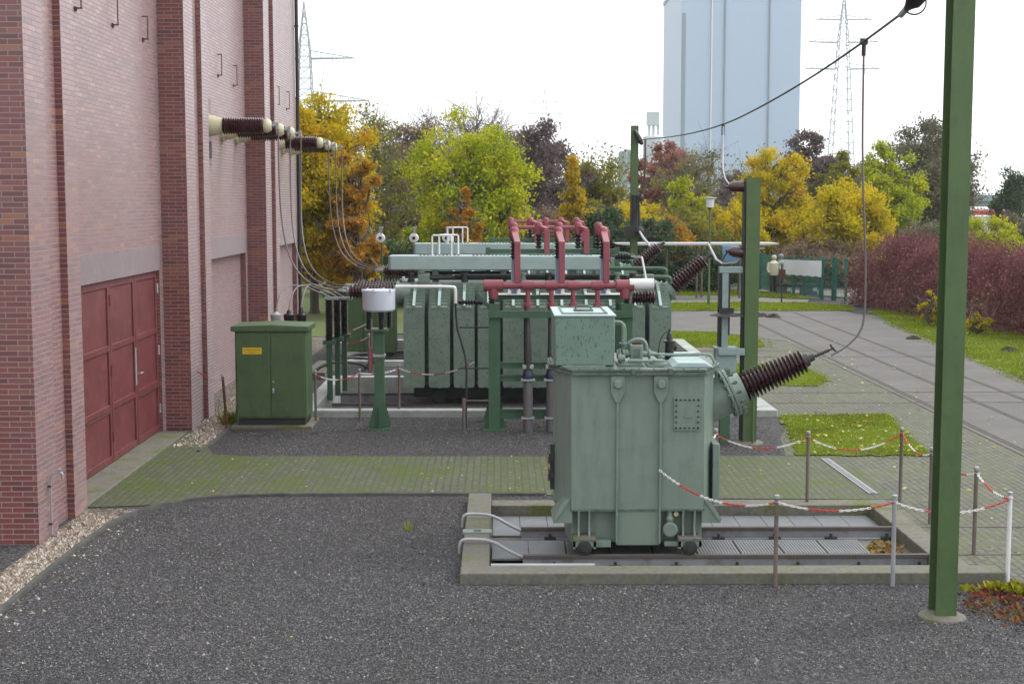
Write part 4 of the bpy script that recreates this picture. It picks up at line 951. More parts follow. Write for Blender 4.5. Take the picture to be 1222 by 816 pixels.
for y in (28.1, 28.45):
    xa = P(515.5, 300, 28)[0] + (y - 28.1) * .35; MB().tube([(xa, y, ZC1 - .02), (xa, y, ZC1 + .38), (xa + .02, y, ZC1 + .4), (xa + .36, y, ZC1 + .4), (xa + .38, y, ZC1 + .38), (xa + .38, y, ZC1 - .02)], .02, 6).build('hand_rail', M['white'], cs)
for k, (x0_, x1_, y, z, r) in enumerate([(-1.6, 2.9, 28.05, 2.45, .05), (-.9, 2.4, 27.95, 2.5, .03), (1.9, 3.25, 28.0, 2.47, .04), (1.9, 3.2, 28.3, 2.62, .04), (-1.5, .2, 28.3, 2.53, .035)]):
    MB().tube(smoothpts([(x0_, y, z), (x1_, y, z), (x1_ + .1, y, z - .03), (x1_ + .1, y, z - .14)], 2), r, 8).build('oil_pipe', M['standgreen'] if k in (2, 3) else M['dark'], R_)
for k, x in enumerate((-1.75, -1.45, -.7, .45, .95, 2.3, 2.6)):
    MB().lathe([(0, .07), (.06, .07), (.06, .05), (.14, .05), (.14, .07), (.18, .07)], (x, 27.95, 2.37), (0, 0, 1), 12).build('valve', M['trafo'] if k % 2 else M['dark'], R_)
for x in (-1.5, 2.9): MB().cbox((x, 27.95, 2.44), (.22, .2, .16)).build('terminal_box', M['trafo'], R_, bevel=.01)
# lifting frame on the tank with the rear red tubes
FX0, FX1 = P(582.5, 300, 28.9)[0], P(736, 300, 28.9)[0]
for x in (FX0, FX1): MB().box(x - .05, x + .05, 28.75, 28.85, 2.34, 3.02).build('frame_post', M['standgreen'], R_)
MB().box(FX0 - .05, FX1 + .05, 28.74, 28.86, 2.90, 2.99).build('frame_beam', M['standgreen'], R_)
kx = [P(u, 290, 28.8)[0] for u in (613, 643, 667, 690, 714)]
for i, x in enumerate(kx):
    MB().lathe(sheds(.3, .075, .075, 4, .6), (x, 28.8, 3.0), (0, 0, 1), 14).build('insulator', M['blackporc'], R_)
    MB().lathe([(0, .06), (.04, .082), (.2, .082), (.24, .055), (.25, .02)], (x, 28.8, 3.28), (0, 0, 1), 16).build('knob', M['busred'], R_)
    if i < 3: MB().tube([(x, 28.8, 3.42), (kx[i + 1], 28.8, 3.42)], .04, 12).build('bus_tube', M['busred'], R_)
    if i in (1, 3, 4):
        MB().bar((x + .04, 28.75, 3.42), (x + .15, 28.6, 3.38), .11, .08).box(x + .10, x + .21, 28.56, 28.66, 2.9, 3.38).build('bus_drop', M['busred'], R_, bevel=.01)
# bushings towards the hall
for i, y in enumerate((27.75, 28.55, 29.35)):
    org = Vector((-1.75, y, 2.16)); ad = Vector((-1, 0, .03)).normalized()
    MB().lathe([(0, .2), (.22, .2), (.22, .24), (.27, .24), (.27, .17), (.33, .16)], org, ad, 20).build('side_turret', M['trafo'], R_)
    MB().lathe(sheds(.86, .19, .15, 14, .62), org + ad * .33, ad, 24).build('side_bushing', M['porcelain'], R_)
    MB().lathe([(0, .07), (.05, .06), (.06, .03), (.16, .03)], org + ad * 1.19, ad, 12).cbox(org + ad * 1.36 + Vector((0, 0, .02)), (.1, .12, .04)).build('side_terminal', M['galv'], R_)
# high voltage bushing on the right
aR = Vector((math.cos(math.radians(40)), 0, math.sin(math.radians(40)))); oR = Vector((3.0, 28.5, 1.86))
MB().lathe([(0, .2), (.45, .2), (.45, .24), (.5, .24), (.5, .17), (.58, .16)], oR, aR, 20).build('turret', M['trafo'], R_)
MB().lathe(sheds(.84, .2, .16, 12, .62), oR + aR * .58, aR, 28).build('bushing', M['porcelain'], R_)
MB().lathe([(0, .08), (.05, .07), (.06, .04), (.18, .035)], oR + aR * 1.42, aR, 12).build('bushing_cap', M['dark'], R_)
BT2 = oR + aR * 1.6
for x in (-1.2, 2.6):
    for y in (27.7, 29.2): MB().lathe([(-.05, .16), (-.03, .16), (-.03, .13), (.05, .13)], (x, y, .145), (0, -1, 0), 18).build('wheel', M['dark'], R_)
copy_tree(R_, (0, 8.25, 0), 'large grey-green radiator transformer in the rear pit, mostly hidden behind the middle one', skip=('hand_rail',))
BT3 = BT2 + Vector((0, 8.25, 0))
# wire clip from the sleeve
tag(MB().tube([XYZ(753, 306, 26.5), XYZ(766, 307, 26.5), XYZ(771, 333, 25.2), XYZ(771, 340, 24.7)], .02, 6).build('lead_wire', M['whitewire']), 'white bent lead dropping from a small insulator onto the white busbar sleeve', 'wire')
xq, zq = P(737, 305, 27.6)
tag(MB().lathe([(0, .04), (.05, .055)] + [(.05 + a, r) for a, r in sheds(.22, .085, .085, 4, .6)] + [(.28, .055), (.36, .055), (.38, .03)], (xq - .05, 27.6, zq - .02), (1, 0, 0), 14).tube([(xq - .3, 28.75, zq - .02), (xq, 27.6, zq - .02)], .03, 8).build('small_insulator', M['blackporc']), 'small dark horizontal insulator right of the last red riser', 'insulator')
for u, lab in ((454, 'grey ring on a thin bracket pole, left of the pale conservators'), (494, 'grey ring on a thin bracket pole over the left end of the rear conservator'), (533, 'grey ring behind the white hand rails above the rear conservator')):
    y = 38.8; x, z = P(u, 284, y)
    rt = thing('guide_pulley', lab, 'pulley', (x, y, 0), 'ring pulleys on poles behind the rear transformer')
    MB().tube([(x + .02, y + .1, 0), (x + .02, y + .1, z + .3)], .025, 6).build('pole', M['standgreen'], rt); MB().bar((x + .02, y + .12, z + .28), (x + .02, y - .05, z + .28), .09, .05).bar((x + .02, y - .04, z + .3), (x + .02, y - .04, z + .1), .07, .03).build('bracket', M['galv'], rt)
    MB().lathe([(-.03, .05), (-.03, .11), (0, .13), (.03, .11), (.03, .05)], (x, y - .04, z), (0, -1, 0), 20).build('ring', M['white'], rt)
    MB().lathe([(0, .045), (.05, .045)], (x, y - .06, z), (0, -1, 0), 10).build('hub', M['dark'], rt)

# ------------------------------------------------------------------ cable terminations between hall and transformers
CT = ['black ribbed cable termination column, leftmost of the three beside the middle transformer', 'black ribbed cable termination column, middle of the three beside the middle transformer', 'black ribbed cable termination column, rightmost of the three beside the middle transformer']
CTP = []
for i, (u, y) in enumerate(((392.5, 28.2), (402, 28.9), (410.5, 29.6))):
    x, zt_ = P(u, 356, y)
    rt = thing('cable_termination', CT[i], 'insulator', (x, y, 0), 'black cable termination columns')
    MB().box(x - .05, x + .05, y - .05, y + .05, 0, 1.16).box(x - .12, x + .12, y - .12, y + .12, 1.12, 1.2).build('pedestal', M['standgreen'], rt)
    MB().lathe(sheds(zt_ - 1.22, .085, .085, 20, .72), (x, y, 1.2), (0, 0, 1), 14).build('insulator', M['blackporc'], rt)
    MB().cbox((x + .04, y, zt_ + .0), (.26, .12, .05)).build('terminal', M['galv'], rt)
    CTP.append(Vector((x, y, zt_)))
SB = ['small black cable bushing behind the green cabinet, leftmost and palest of three', 'small black cable bushing behind the green cabinet, middle of three', 'small black cable bushing behind the green cabinet, rightmost of three']
SBP = []
for i, (u, v0, v1, y) in enumerate(((329.5, 388, 372, 26.1), (345, 388, 370, 26.4), (359.5, 388, 367, 26.7))):
    x, z0 = P(u, v0, y); z1 = P(u, v1, y)[1]
    rt = thing('cable_bushing', SB[i], 'bushing', (x, y, 0), 'small cable bushings behind the green cabinet')
    MB().box(x - .06, x + .06, y - .06, y + .06, 0, z0).build('post', M['standgreen'], rt)
    MB().lathe([(0, .11), (.03, .11), (.04, .08), (.14, .10), (.2, .10), (.22, .05), (z1 - z0, .03)], (x, y, z0), (0, 0, 1), 16).build('cap', M['blackporc'] if i else M['galv'], rt)
    SBP.append(Vector((x, y, z1)))
rt = thing('control_cabinet', 'dark green cabinet standing far back beside the rear pit', 'cabinet', (-3.9, 36.2, 0))
x0_, z1_ = P(412, 352, 36.2); x1_ = P(448, 352, 36.2)[0]
MB().box(x0_, x1_ + .5, 36.2, 36.9, .1, 1.75).build('body', M['cabgreen'], rt, bevel=.01)
MB().box(x0_ - .05, x1_ + .55, 36.15, 36.95, 1.75, 1.83).build('roof', M['cabgreen'], rt)
MB().box(x0_ + .03, x0_ + .45, 36.17, 36.2, .15, 1.7).build('door', M['cabgreen'], rt); MB().box(x0_ + .47, x1_ - .02, 36.17, 36.2, .15, 1.7).build('door', M['cabgreen'], rt)
MB().box(x0_ + .05, x1_ + .4, 36.25, 36.85, 0, .1).build('plinth', M['dark'], rt)
for i in range(3):
    t = i * .9
    tag(MB().tube(smoothpts([(-4.3 + i * .15, 31.6 + t, .05), (-3.9 + i * .2, 31.9 + t, .35), (-3.3 + i * .2, 32.3 + t, .3), (-3.1 + i * .1, 33.0 + t, .1), (-3.2, 33.6 + t * .4, .03)], 2), .035, 8).build('loose_cable', M['dark']), ['black cable looping on the gravel, nearest to the middle pit', 'black cable looping on the gravel between the other two cables', 'black cable looping on the gravel, nearest to the rear pit'][i], 'cable')
MB_ = MB().box(-4.35, -3.9, 31.5, 33.9, -.02, .16)
tag(MB_.build('duct_cover', M['concrete'], bevel=.01), 'dark concrete cable duct slab beside the pits', 'duct cover')

# hanging conductors from the wall bushings
CL = ['grey wall conductor hanging from the nearest bushing of the middle bay', 'grey wall conductor hanging from the second bushing of the middle bay', 'grey wall conductor hanging from the third bushing of the middle bay',
      'grey wall conductor hanging from the first bushing by the downpipe', 'grey wall conductor hanging from the second bushing by the downpipe', 'grey wall conductor hanging from the last bushing by the downpipe']
for i, (y, ti) in enumerate(((28.3, 27.75), (29.9, 28.55), (31.5, 29.35), (36.52, 36.0), (38.1, 36.8), (39.6, 37.6))):
    st = Vector((XW + 1.42, y, zb - .06)); en = Vector((-3.13, ti, 2.21))
    a = bez(st, st + Vector((.0, -.1, -2.1)), Vector((-4.3, ti + .2, 2.25)), en, 22)
    tag(MB().tube(a, .016, 6).build('wall_conductor', M['cable']), CL[i], 'cable', 'conductors between the wall and the transformers')
for i, (p, q) in enumerate(zip(SBP, CTP)):
    a = bez(p, p + Vector((.05, .3, .55)), q + Vector((-.7, -.3, .4)), q + Vector((0, 0, .03)), 14)
    tag(MB().tube(a, .016, 6).build('arched_conductor', M['cable']), ['thin arched lead from the leftmost small bushing behind the green cabinet', 'thin arched lead from the middle small bushing behind the green cabinet', 'thin arched lead from the rightmost small bushing behind the green cabinet'][i], 'cable', 'arched leads behind the green cabinet')
a = bez((-3.5, 36.3, 1.85), (-3.6, 36.3, 2.7), (-3.2, 36.1, 2.6), (-3.1, 36.0, 2.25), 14)
tag(MB().tube(a, .018, 6).build('arched_conductor', M['cable']), 'arched lead rising from the far dark green cabinet by the rear pit', 'cable', 'arched leads behind the green cabinet')

# ------------------------------------------------------------------ tall green steel posts
def hpost(label, x0, x1, yc, top, shift=.0):
    xm = (x0 + x1) / 2; w = x1 - x0
    rt = thing('steel_post', label, 'post', (xm, yc, 0), 'tall green steel posts')
    hd = w / 2 + .02
    mb = MB().box(x0, x1, yc - hd, yc - hd + .016, 0, top).box(x0, x1, yc + hd - .016, yc + hd, 0, top).box(x1 - .03, x1 - .012, yc - hd + .016, yc + hd - .016, 0, top)
    mb.build('shaft', M['postgreen'], rt)
    MB().lathe([(0, w * 1.15), (.02, w * 1.1), (.05, w * .75)], (xm, yc, -.005), (0, 0, 1), 20).build('footing', M['mossconcrete'], rt)
    return rt, xm
E1 = G(1117.5, 742)
PM, xpm = hpost('tall green steel post rising out of the picture, nearest of the three', P(1117.5, 742, 13.1)[0], P(1142.5, 742, 13.1)[0], 13.25, 7.2)
xa, xb_ = P(888.5, 400, 22.95)[0], P(905, 400, 22.95)[0]
PMID, xmid = hpost('square-topped green steel post standing right of the near transformer', xa, xb_, 23.1, P(0, 212, 23)[1])
xf = P(757, 200, 44.6)[0]
PF, _ = hpost('thin green steel post farthest back, sticking up behind the transformers', xf - .11, xf + .11, 44.6, P(0, 150, 44.6)[1])
MB().box(xa - .03, xa - .022 + .012, 23.0, 23.2, .05, P(0, 216, 23)[1]).build('shaded_side_channel', M['dark'], PMID)  # coloured dark for the shade on the post's left side
MB().tube([(P(900, 400, 22.93)[0], 22.9, 0), (P(900, 400, 22.93)[0], 22.9, 1.2)], .018, 6).build('earth_rod', M['postgreen'], PMID)
MB().box(xf - .16, xf + .16, 44.4, 44.8, 3.0, 3.25).build('collar', M['postgreen'], PF)
# insulators on the middle post
for v, lab in ((222.5, 'brown pin insulator at the top of the square-topped green post'), (302, 'brown pin insulator halfway down the square-topped green post')):
    x0_, z = P(888, v, 23.1)
    dn = Vector((-1, 0, -.04 if v < 250 else .12))
    tag(MB().lathe([(0, .085), (.03, .09), (.18, .085), (.24, .06), (.25, .03), (.30, .025)], (x0_, 23.1, z), dn, 18).build('pin_insulator', M['porcelain']), lab, 'insulator', 'pin insulators on the middle post')
# far post fittings
mb = MB().lathe([(0, .05), (.12, .09), (.4, .085), (.5, .04)], XYZ(757, 156, 44.3), (.45, -.1, -.8), 12)
tag(mb.build('strain_insulator', M['blackporc']), 'dark insulator hanging at the head of the farthest green post', 'insulator')
mb = MB().tube([XYZ(757, 233, 44.2), XYZ(757, 270, 44.2)], .12, 8).tube([XYZ(762, 236, 44.1), XYZ(755, 272, 44.1)], .04, 6).tube([XYZ(762, 236, 44.1), XYZ(763, 274, 44.1)], .035, 6).sphere(XYZ(763, 236, 44.2), .14).cbox(XYZ(757, 276, 44.2), (.6, .3, .3)).sphere(XYZ(763, 276, 44.1), .16)
tag(mb.build('disconnector', M['dark']), 'dark switch linkage mounted low on the farthest green post', 'switch')
tag(MB().tube([XYZ(763, 276, 44.1), XYZ(768, 284, 42), XYZ(776, 294, 39.5), tuple(BT3)], .035, 6).build('lead_wire', M['whitewire']), 'pale lead from the far post switch down to the rear slanting bushing', 'wire')
tag(MB().tube([tuple(BT2), XYZ(845, 290, 28), XYZ(855, 310, 24), XYZ(862, 314.5, 23.2), XYZ(878, 313, 23.1), XYZ(886, 305, 23.1)], .019, 6).build('lead_wire', M['whitewire']), 'kinked pale lead from the middle slanting bushing to the square-topped post', 'wire')
# earthing switch beside the middle post
SW = thing('earthing_switch', 'grey earthing switch with long rod and drive box beside the square-topped post', 'switch', (3.7, 23.1, 0))
sy = 23.1
x0_, x1_ = P(852.5, 430, sy)[0], P(880, 430, sy)[0]; z0, z1 = P(0, 444, sy)[1], P(0, 415, sy)[1]
bx_ = MB().box(x0_, x1_ - .04, sy - .16, sy + .12, z0, z1).build('drive_box', M['grey'], SW, bevel=.012)
MB().box(x0_ - .02, x1_ - .03, sy - .17, sy + .13, z1 - .012, z1 + .01).build('lid', M['grey'], bx_)
xp = P(864.5, 380, sy)[0]
MB().box(xp - .05, xp + .05, sy - .06, sy - .045, z1, P(0, 318, sy)[1]).box(xp - .05, xp - .035, sy - .045, sy + .05, z1, P(0, 318, sy)[1]).build('guide_rail', M['grey'], SW)
MB().box(xp - .1, xp - .052, sy - .02, sy + .1, z1, P(0, 322, sy)[1]).box(xp + .052, xp + .085, sy - .02, sy + .1, z1 + .2, P(0, 322, sy)[1]).build('rod', M['blackporc'], SW)
zt_ = P(0, 375, sy)[1]; MB().lathe([(0, .30), (.02, .28), (.06, .1)], (xp + .05, sy, zt_ - .03), (0, 0, 1), 12).cbox((xp + .02, sy, zt_ + .05), (.24, .14, .1)).build('arcing_shield', M['dark'], SW)
MB().box(P(858, 322, sy)[0], xa - .002, sy - .07, sy + .07, P(0, 326, sy)[1], P(0, 318.5, sy)[1]).build('cross_arm', M['grey'], SW, bevel=.006)
MB().box(x0_ + .03, xa - .002, sy - .22, sy - .15, P(0, 423, sy)[1], P(0, 415, sy)[1]).build('mounting_arm', M['grey'], SW, bevel=.006)
MB().box(x0_ + .1, x1_ - .12, sy - .08, sy + .08, 0, z0).build('stand', M['standgreen'], SW)
MB().tube(smoothpts([XYZ(861, 312, sy), XYZ(868, 300, sy), XYZ(876, 296, sy), XYZ(882, 296, sy)], 2), .014, 6).build('contact_horn', M['dark'], SW)

# ------------------------------------------------------------------ overhead wire
WX = 4.17
pts = [XYZ(1078, 15, 13.9), XYZ(1031, 50, 16.5), XYZ(970, 92, 19.2), XYZ(910, 127, 23.2), XYZ(863, 150, 27), XYZ(810, 163, 34), XYZ(762, 167, 44)]
tag(MB().tube(smoothpts(pts, 2), .014, 6).build('overhead_wire', M['dark']), 'black overhead wire sagging from the nearest green post to the farthest one', 'wire')
en = Vector((xpm - .02, 13.27, P(0, -62, 13.27)[1])); st = Vector(XYZ(1078, 15, 13.9)); dv = en - st
mb = MB().lathe([(.02, .02), (.1, .05), (.16, .085), (.5, .09), (.55, .05), (dv.length, .03)], st, dv, 16)
SI = thing('strain_insulator', 'dark strain insulator with a ring, at the upper end of the overhead wire', 'insulator', tuple(st))
mb.build('body', M['blackporc'], SI)
a_ = Vector((dv.x, 0, dv.z)).normalized(); c0 = st + dv.normalized() * .18
mb = MB().tube([c0 + Vector((math.cos(t), 0, math.sin(t))) * .11 + Vector((.0, 0, -.03)) for t in np.linspace(-2.6, .6, 18)], .008, 6)
mb.build('arcing_ring', M['dark'], SI)
MB().lathe([(-.05, .03), (.12, .035)], st, dv, 10).build('clamp', M['galv'], SI)
x_, z_ = P(1031, 50, 16.5)
drop = [(x_, 16.5, z_), (x_ + .01, 16.5, 4.4), (P(1033, 300, 16.5)[0], 16.5, P(1033, 300, 16.5)[1]), XYZ(1032.5, 372, 16.5), XYZ(1028, 396, 16.5), XYZ(1010, 414, 16.5), XYZ(992, 424, 16.5)]
dw = thing('drop_wire', 'long drop wire hanging from the overhead wire and curling to the near slanting bushing', 'wire', (x_, 16.5, 2.2))
MB().tube(smoothpts(drop, 2), .012, 6).build('wire', M['cable'], dw)
MB().cbox((x_, 16.5, z_), (.08, .05, .07)).tube([(x_, 16.5, z_ - .02), (x_, 16.5, z_ - .16)], .025, 8).build('clamp', M['dark'], dw)
x_, z_ = P(863, 150, 27)
dw = thing('drop_wire', 'short drop wire from the overhead wire to the top insulator of the square-topped post', 'wire', (x_, 26, 4.3))
MB().tube(smoothpts([(x_, 27, z_), XYZ(863, 180, 26.5), XYZ(862.5, 202, 25.3), XYZ(867, 218, 24), XYZ(876.5, 223.2, 23.1)], 2), .0125, 6).build('wire', M['whitewire'], dw)
MB().tube([(x_, 27, z_ + .03), (x_, 27, z_ - .18)], .03, 8).build('clamp', M['dark'], dw)
tag(MB().tube(smoothpts([XYZ(770, 166.5, 42), XYZ(770, 200, 42.2), XYZ(768, 222, 43), XYZ(763, 236, 44.1)], 2), .03, 6).build('drop_wire', M['cable']), 'thin dark drop wire beside the farthest green post', 'wire')

# ------------------------------------------------------------------ barrier posts and chains
def bpost(key, u, v, lab, mat, h=.95, lean=0., grp='barrier posts with plastic chains'):
    x, y = G(u, v); rt = thing('barrier_post', lab, 'post', (x, y, 0), grp)
    tx = x + lean
    MB().tube([(x, y, -.02), (tx, y, h)], .023, 10).build('tube', mat, rt)
    MB().lathe([(0, .027), (.03, .027), (.035, .02)], (tx, y, h - .03), (0, 0, 1), 12).build('cap', M['galv'], rt)
    MB().tube([(tx + .022 * math.cos(t), y + .03 * math.sin(t) - .02, h - .06) for t in np.linspace(0, 2 * PI, 9)], .005, 5).build('eyelet', M['galv'], rt)
    BP[key] = Vector((tx, y - .01, h - .07))
BP = {}
bpost('a', 925, 699, 'grey barrier post on the near pit kerb, first right of the near transformer', M['rustypost'])
bpost('b', 1065, 699, 'grey barrier post on the near pit kerb, just left of the tall green post', M['galv'])
bpost('c', 1202, 694, 'white barrier post right of the tall green post', M['white'])
bpost('d', 963, 600, 'brownish barrier post behind the front pit, in front of the grass patch', M['rustypost'])
bpost('e', 1074, 600, 'brownish barrier post at the back right corner of the front pit', M['rustypost'], 1.0)
bpost('f', 1109.5, 625, 'silver-topped barrier post just left of the tall green post', M['rustypost'])
bpost('g', 1162, 662, 'brown barrier post between the tall green post and the white one', M['rustypost'], 1.0)
bpost('h', 853, 596, 'brown barrier post close behind the right edge of the near transformer', M['rustypost'])
bpost('i', 377, 505, 'dark barrier post at the right edge of the green cabinet', M['rustypost'])
bpost('j', 429.5, 503, 'dark barrier post left of the green drum pedestal', M['rustypost'])
bpost('k', 476.5, 496, 'dark barrier post right of the green drum pedestal', M['rustypost'])
bpost('l', 390.5, 447, 'rusty barrier post in the gravel beside the black termination columns', M['rustypost'], .93)
bpost('m', 440.5, 451, 'rusty barrier post in the gravel behind the drum pedestal', M['rustypost'], 1.0)
bpost('n', 271, 512, 'rusty leaning barrier post at the left of the green cabinet', M['rust'], .95, -.06)
BP['t'] = Vector((TX(789), FY - .05, TZ(563))); BP['s'] = Vector((2.42, 16.9, 1.0)); BP['w'] = Vector((-5.33, 24.9, .98)); BP['r'] = Vector((P(566, 432, 24.6)[0], 24.6, P(566, 432, 24.6)[1]))
BP['q'] = Vector((-5.0, 31.9, .92)); BP['p'] = Vector((-2.1 + .0, 24.7, 1.29)); BP['o'] = Vector((-2.95, 32.4, 1.22))
CM = [M['chainred'], M['chainwhite']]
def chain(a, b, sag, lab, block=9, start=0, link=.036):
    a, b = BP[a], BP[b]; L = (b - a).length
    path = [a.lerp(b, t) + Vector((0, 0, -sag * 4 * t * (1 - t))) for t in np.linspace(0, 1, 60)]
    cum = [0.]
    for p, q in zip(path[:-1], path[1:]): cum.append(cum[-1] + (q - p).length)
    N = max(4, int(cum[-1] / link)); mb = MB()
    def at(s):
        s = max(0, min(cum[-1], s)); k = 0
        while k < len(cum) - 2 and cum[k + 1] < s: k += 1
        return path[k].lerp(path[k + 1], (s - cum[k]) / max(1e-9, cum[k + 1] - cum[k]))
    for i in range(N):
        c = at((i + .5) * cum[-1] / N); d_ = (at((i + .9) * cum[-1] / N) - at((i + .1) * cum[-1] / N)).normalized()
        u_ = d_.cross(Vector((0, 0, 1))).normalized(); w_ = u_.cross(d_)
        s_ = (u_ if i % 2 else w_) * .6 + (w_ if i % 2 else -u_) * .5
        l_ = link * .72
        ring = [c + d_ * (math.cos(t) * l_) + s_ * (math.sin(t) * .0125) for t in np.linspace(0, 2 * PI, 9)]
        mb.cur = ((i + start) // block) % 2
        mb.tube(ring, .0052, 4, False)
    tag(mb.build('plastic_chain', CM), lab, 'chain', 'red and white barrier chains')
chain('t', 'a', .17, 'red and white chain from the near transformer rib to the first kerb post', 9, 9)
chain('a', 'b', .09, 'red and white chain between the two grey kerb posts of the front pit', 9, 9)
chain('b', 'c', .13, 'red and white chain passing behind the tall green post to the white post', 9, 9)
chain('c', 'g', .06, 'short red and white chain between the white post and the brown one', 9, 3)
chain('g', 'f', .1, 'red and white chain mostly hidden behind the tall green post', 9, 9)
chain('f', 'e', .12, 'short red and white chain in front of the grass patch at its right corner', 8, 6)
chain('e', 'd', .2, 'red and white chain sagging in front of the grass patch', 9, 2)
chain('d', 'h', .17, 'red and white chain from the grass patch post towards the near transformer', 9, 6)
chain('h', 's', .06, 'short white chain end tied to the right side of the near transformer', 9, 9)
chain('i', 'j', .11, 'red and white chain between the green cabinet and the drum pedestal', 9, 6)
chain('j', 'k', .05, 'short red and white chain passing behind the drum pedestal', 8, 8)
chain('k', 'r', .16, 'red and white chain sagging in front of the big radiators', 9, 9)
chain('l', 'm', .14, 'red and white chain drooping between the two rusty gravel posts', 9, 3, .04)
chain('q', 'l', .03, 'short pale chain from the hall side to the rusty gravel post', 9, 9, .04)
chain('l', 'o', .05, 'red and white chain rising from the rusty gravel post to the drum pedestal', 9, 12, .04)
chain('w', 'n', .05, 'red and white chain from the pilaster to the leaning rusty post', 8, 0)
tag(MB().tube([(-2.95, 32.4, 0), (-2.95, 32.4, 1.26)], .03, 8).build('barrier_post', M['rustypost']), 'tall thin barrier post half hidden behind the drum pedestal', 'post', 'barrier posts with plastic chains')

# small things: weed, leaf, white kerb block
x, y = G(487, 632)
tag(npmesh('weed', blade_verts([[(x - .04, y - .05), (x + .04, y - .05), (x + .04, y + .05), (x - .04, y + .05)]], 34, .11, .006, 21, 0), 3, M['blade']), 'lone green weed growing in the dark gravel', 'weed')
tag(npmesh('weed', blade_verts([[(-4.95, 25.0), (-4.75, 25.0), (-4.75, 25.5), (-4.95, 25.5)]], 160, .3, .012, 22, 0), 3, M['yellowweed']), 'yellowish weeds by the hall wall behind the leaning post', 'weed')

# ------------------------------------------------------------------ trees
LEAFK = .52; LEAFN = 2.6
def cloud(nm, rt, centers, sig, per, leaf, mat, rng, flat=.8):
    k = len(centers); idx = np.repeat(np.arange(k), per)
    c = np.array(centers)[idx] + rng.normal(0, 1, (k * per, 3)) * sig * np.array([1, 1, flat])
    m = len(c); c[:, 2] = np.maximum(c[:, 2], .1)
    a = rng.normal(0, 1, (m, 3)); a /= np.linalg.norm(a, axis=1)[:, None]; b = rng.normal(0, 1, (m, 3)); b -= a * np.sum(a * b, 1)[:, None]; b /= np.linalg.norm(b, axis=1)[:, None]
    s = (leaf * LEAFK * rng.uniform(.5, 1.3, m))[:, None]
    v = np.stack([c + a * s, c + b * s * .62, c - a * s, c - b * s * .62], 1).reshape(-1, 3)
    return npmesh(nm, v, 4, mat, rt)
def tree(nm, lab, u, vtop, Y, wpx, mat, seed, shape='round', lo=.2, n_=70, per=90, leaf=.16, twigs=5, tr=.16, twl=1.0, grp='autumn trees around the yard', cat='tree', sig=.115, zbase=0.):
    rng = np.random.default_rng(seed); rnd = random.Random(seed)
    x, Ht = P(u, vtop, Y); Rw = wpx * Y / F / 2
    rt = thing(nm, lab, cat, (x, Y, zbase), grp)
    zc, hz = Ht * (1 + lo) / 2, Ht * (1 - lo) / 2
    n_ = int(n_ * 1.35); tips = []; limbs = []; nl = max(6, int(6 + n_ / 7))
    for i in range(nl):                                     # limb ends spread over the crown, some short, some long
        zz_ = -.85 + 1.85 * (i + .5) / nl; az = i * 2.39996 + rng.uniform(-.5, .5); rr = math.sqrt(max(0, 1 - min(.98, zz_ * zz_)))
        k_ = rng.uniform(.68, 1.04)
        limbs.append(np.array([math.cos(az) * rr * k_, math.sin(az) * rr * k_, zz_ * (.8 + .2 * k_)]))
    par = []
    while len(tips) < n_:
        j = int(rng.integers(nl)) if len(tips) >= nl else len(tips)
        q = limbs[j] * rng.uniform(.5, 1.04) + rng.normal(0, 1, 3) * np.array([.21, .21, .15])
        zrel = (q[2] + 1) / 2; k = 1.
        if shape == 'cone': k = max(.12, 1.15 * (1 - zrel) + .1)
        elif shape == 'egg': k = .75 + .5 * math.sin(min(1, max(0, zrel)) * PI) - .25 * zrel
        elif shape == 'fan': k = .55 + .55 * zrel
        if abs(q[2]) > 1.04: q[2] *= .9
        tips.append((x + q[0] * Rw * k * 1.04, Y + q[1] * Rw * k * 1.04, zc + q[2] * hz * .94)); par.append(j)
    mb = MB()
    lean = rng.uniform(-.3, .3, 2)
    tp = lambda t: Vector((x + lean[0] * t * t, Y + lean[1] * t * t, zbase + (Ht * .93 - zbase) * t))
    mb.tube([tp(t) for t in (0, .03, .2, .4, .6, .8, 1)], [tr * 1.35, tr, tr * .9, tr * .7, tr * .5, tr * .3, .015], 7)
    tw = MB()
    lc = []
    for v_ in limbs:
        kq = 1. if shape != 'cone' else max(.12, 1.15 * (1 - (v_[2] + 1) / 2) + .1)
        e = Vector((x + v_[0] * Rw * kq * .75, Y + v_[1] * Rw * kq * .75, zc + v_[2] * hz * .8)); hd = math.hypot(e.x - x, e.y - Y)
        t0 = min(.9, max(.08, (e.z - hd * rnd.uniform(.6, 1.1)) / Ht)); st_ = tp(t0); md = st_.lerp(e, .5) + Vector((rnd.uniform(-.2, .2), rnd.uniform(-.2, .2), hd * .08))
        mb.tube([st_, md, e], [max(.03, tr * .42 * (1 - t0 * .6)), .05, .03], 5, False); lc.append((md, e))
    for q, j in zip(tips, par):
        q = Vector(q); md, e = lc[j]; mid = md.lerp(e, rnd.uniform(.2, 1.))
        mb.tube([mid, mid.lerp(q, .5) + Vector((rnd.uniform(-.1, .1), rnd.uniform(-.1, .1), .05)), q], [.028, .02, .01], 4, False)
        for _ in range(twigs):
            e = q + Vector((rnd.gauss(0, .45), rnd.gauss(0, .45), rnd.gauss(.3, .4))) * twl * .85
            tw.tube([q.lerp(mid, rnd.uniform(0, .7)), q.lerp(e, .5) + Vector((rnd.uniform(-.08, .08),) * 3), e], [.013, .010, .006], 3, False)
    mb.build('trunk', M['bark'], rt)
    if twigs: tw.build('twigs', M['twig'], rt, smooth=False)
    if per: cloud('crown', rt, tips, Rw * sig, int(per * LEAFN), leaf, mat, rng)
    return rt
L = {}
L['gold'] = leaf_mat('golden_leaves', [(.0, (.30, .30, .02)), (.3, (.48, .42, .02)), (.6, (.64, .46, .022)), (.85, (.66, .35, .03)), (1, (.58, .24, .04))], .45)
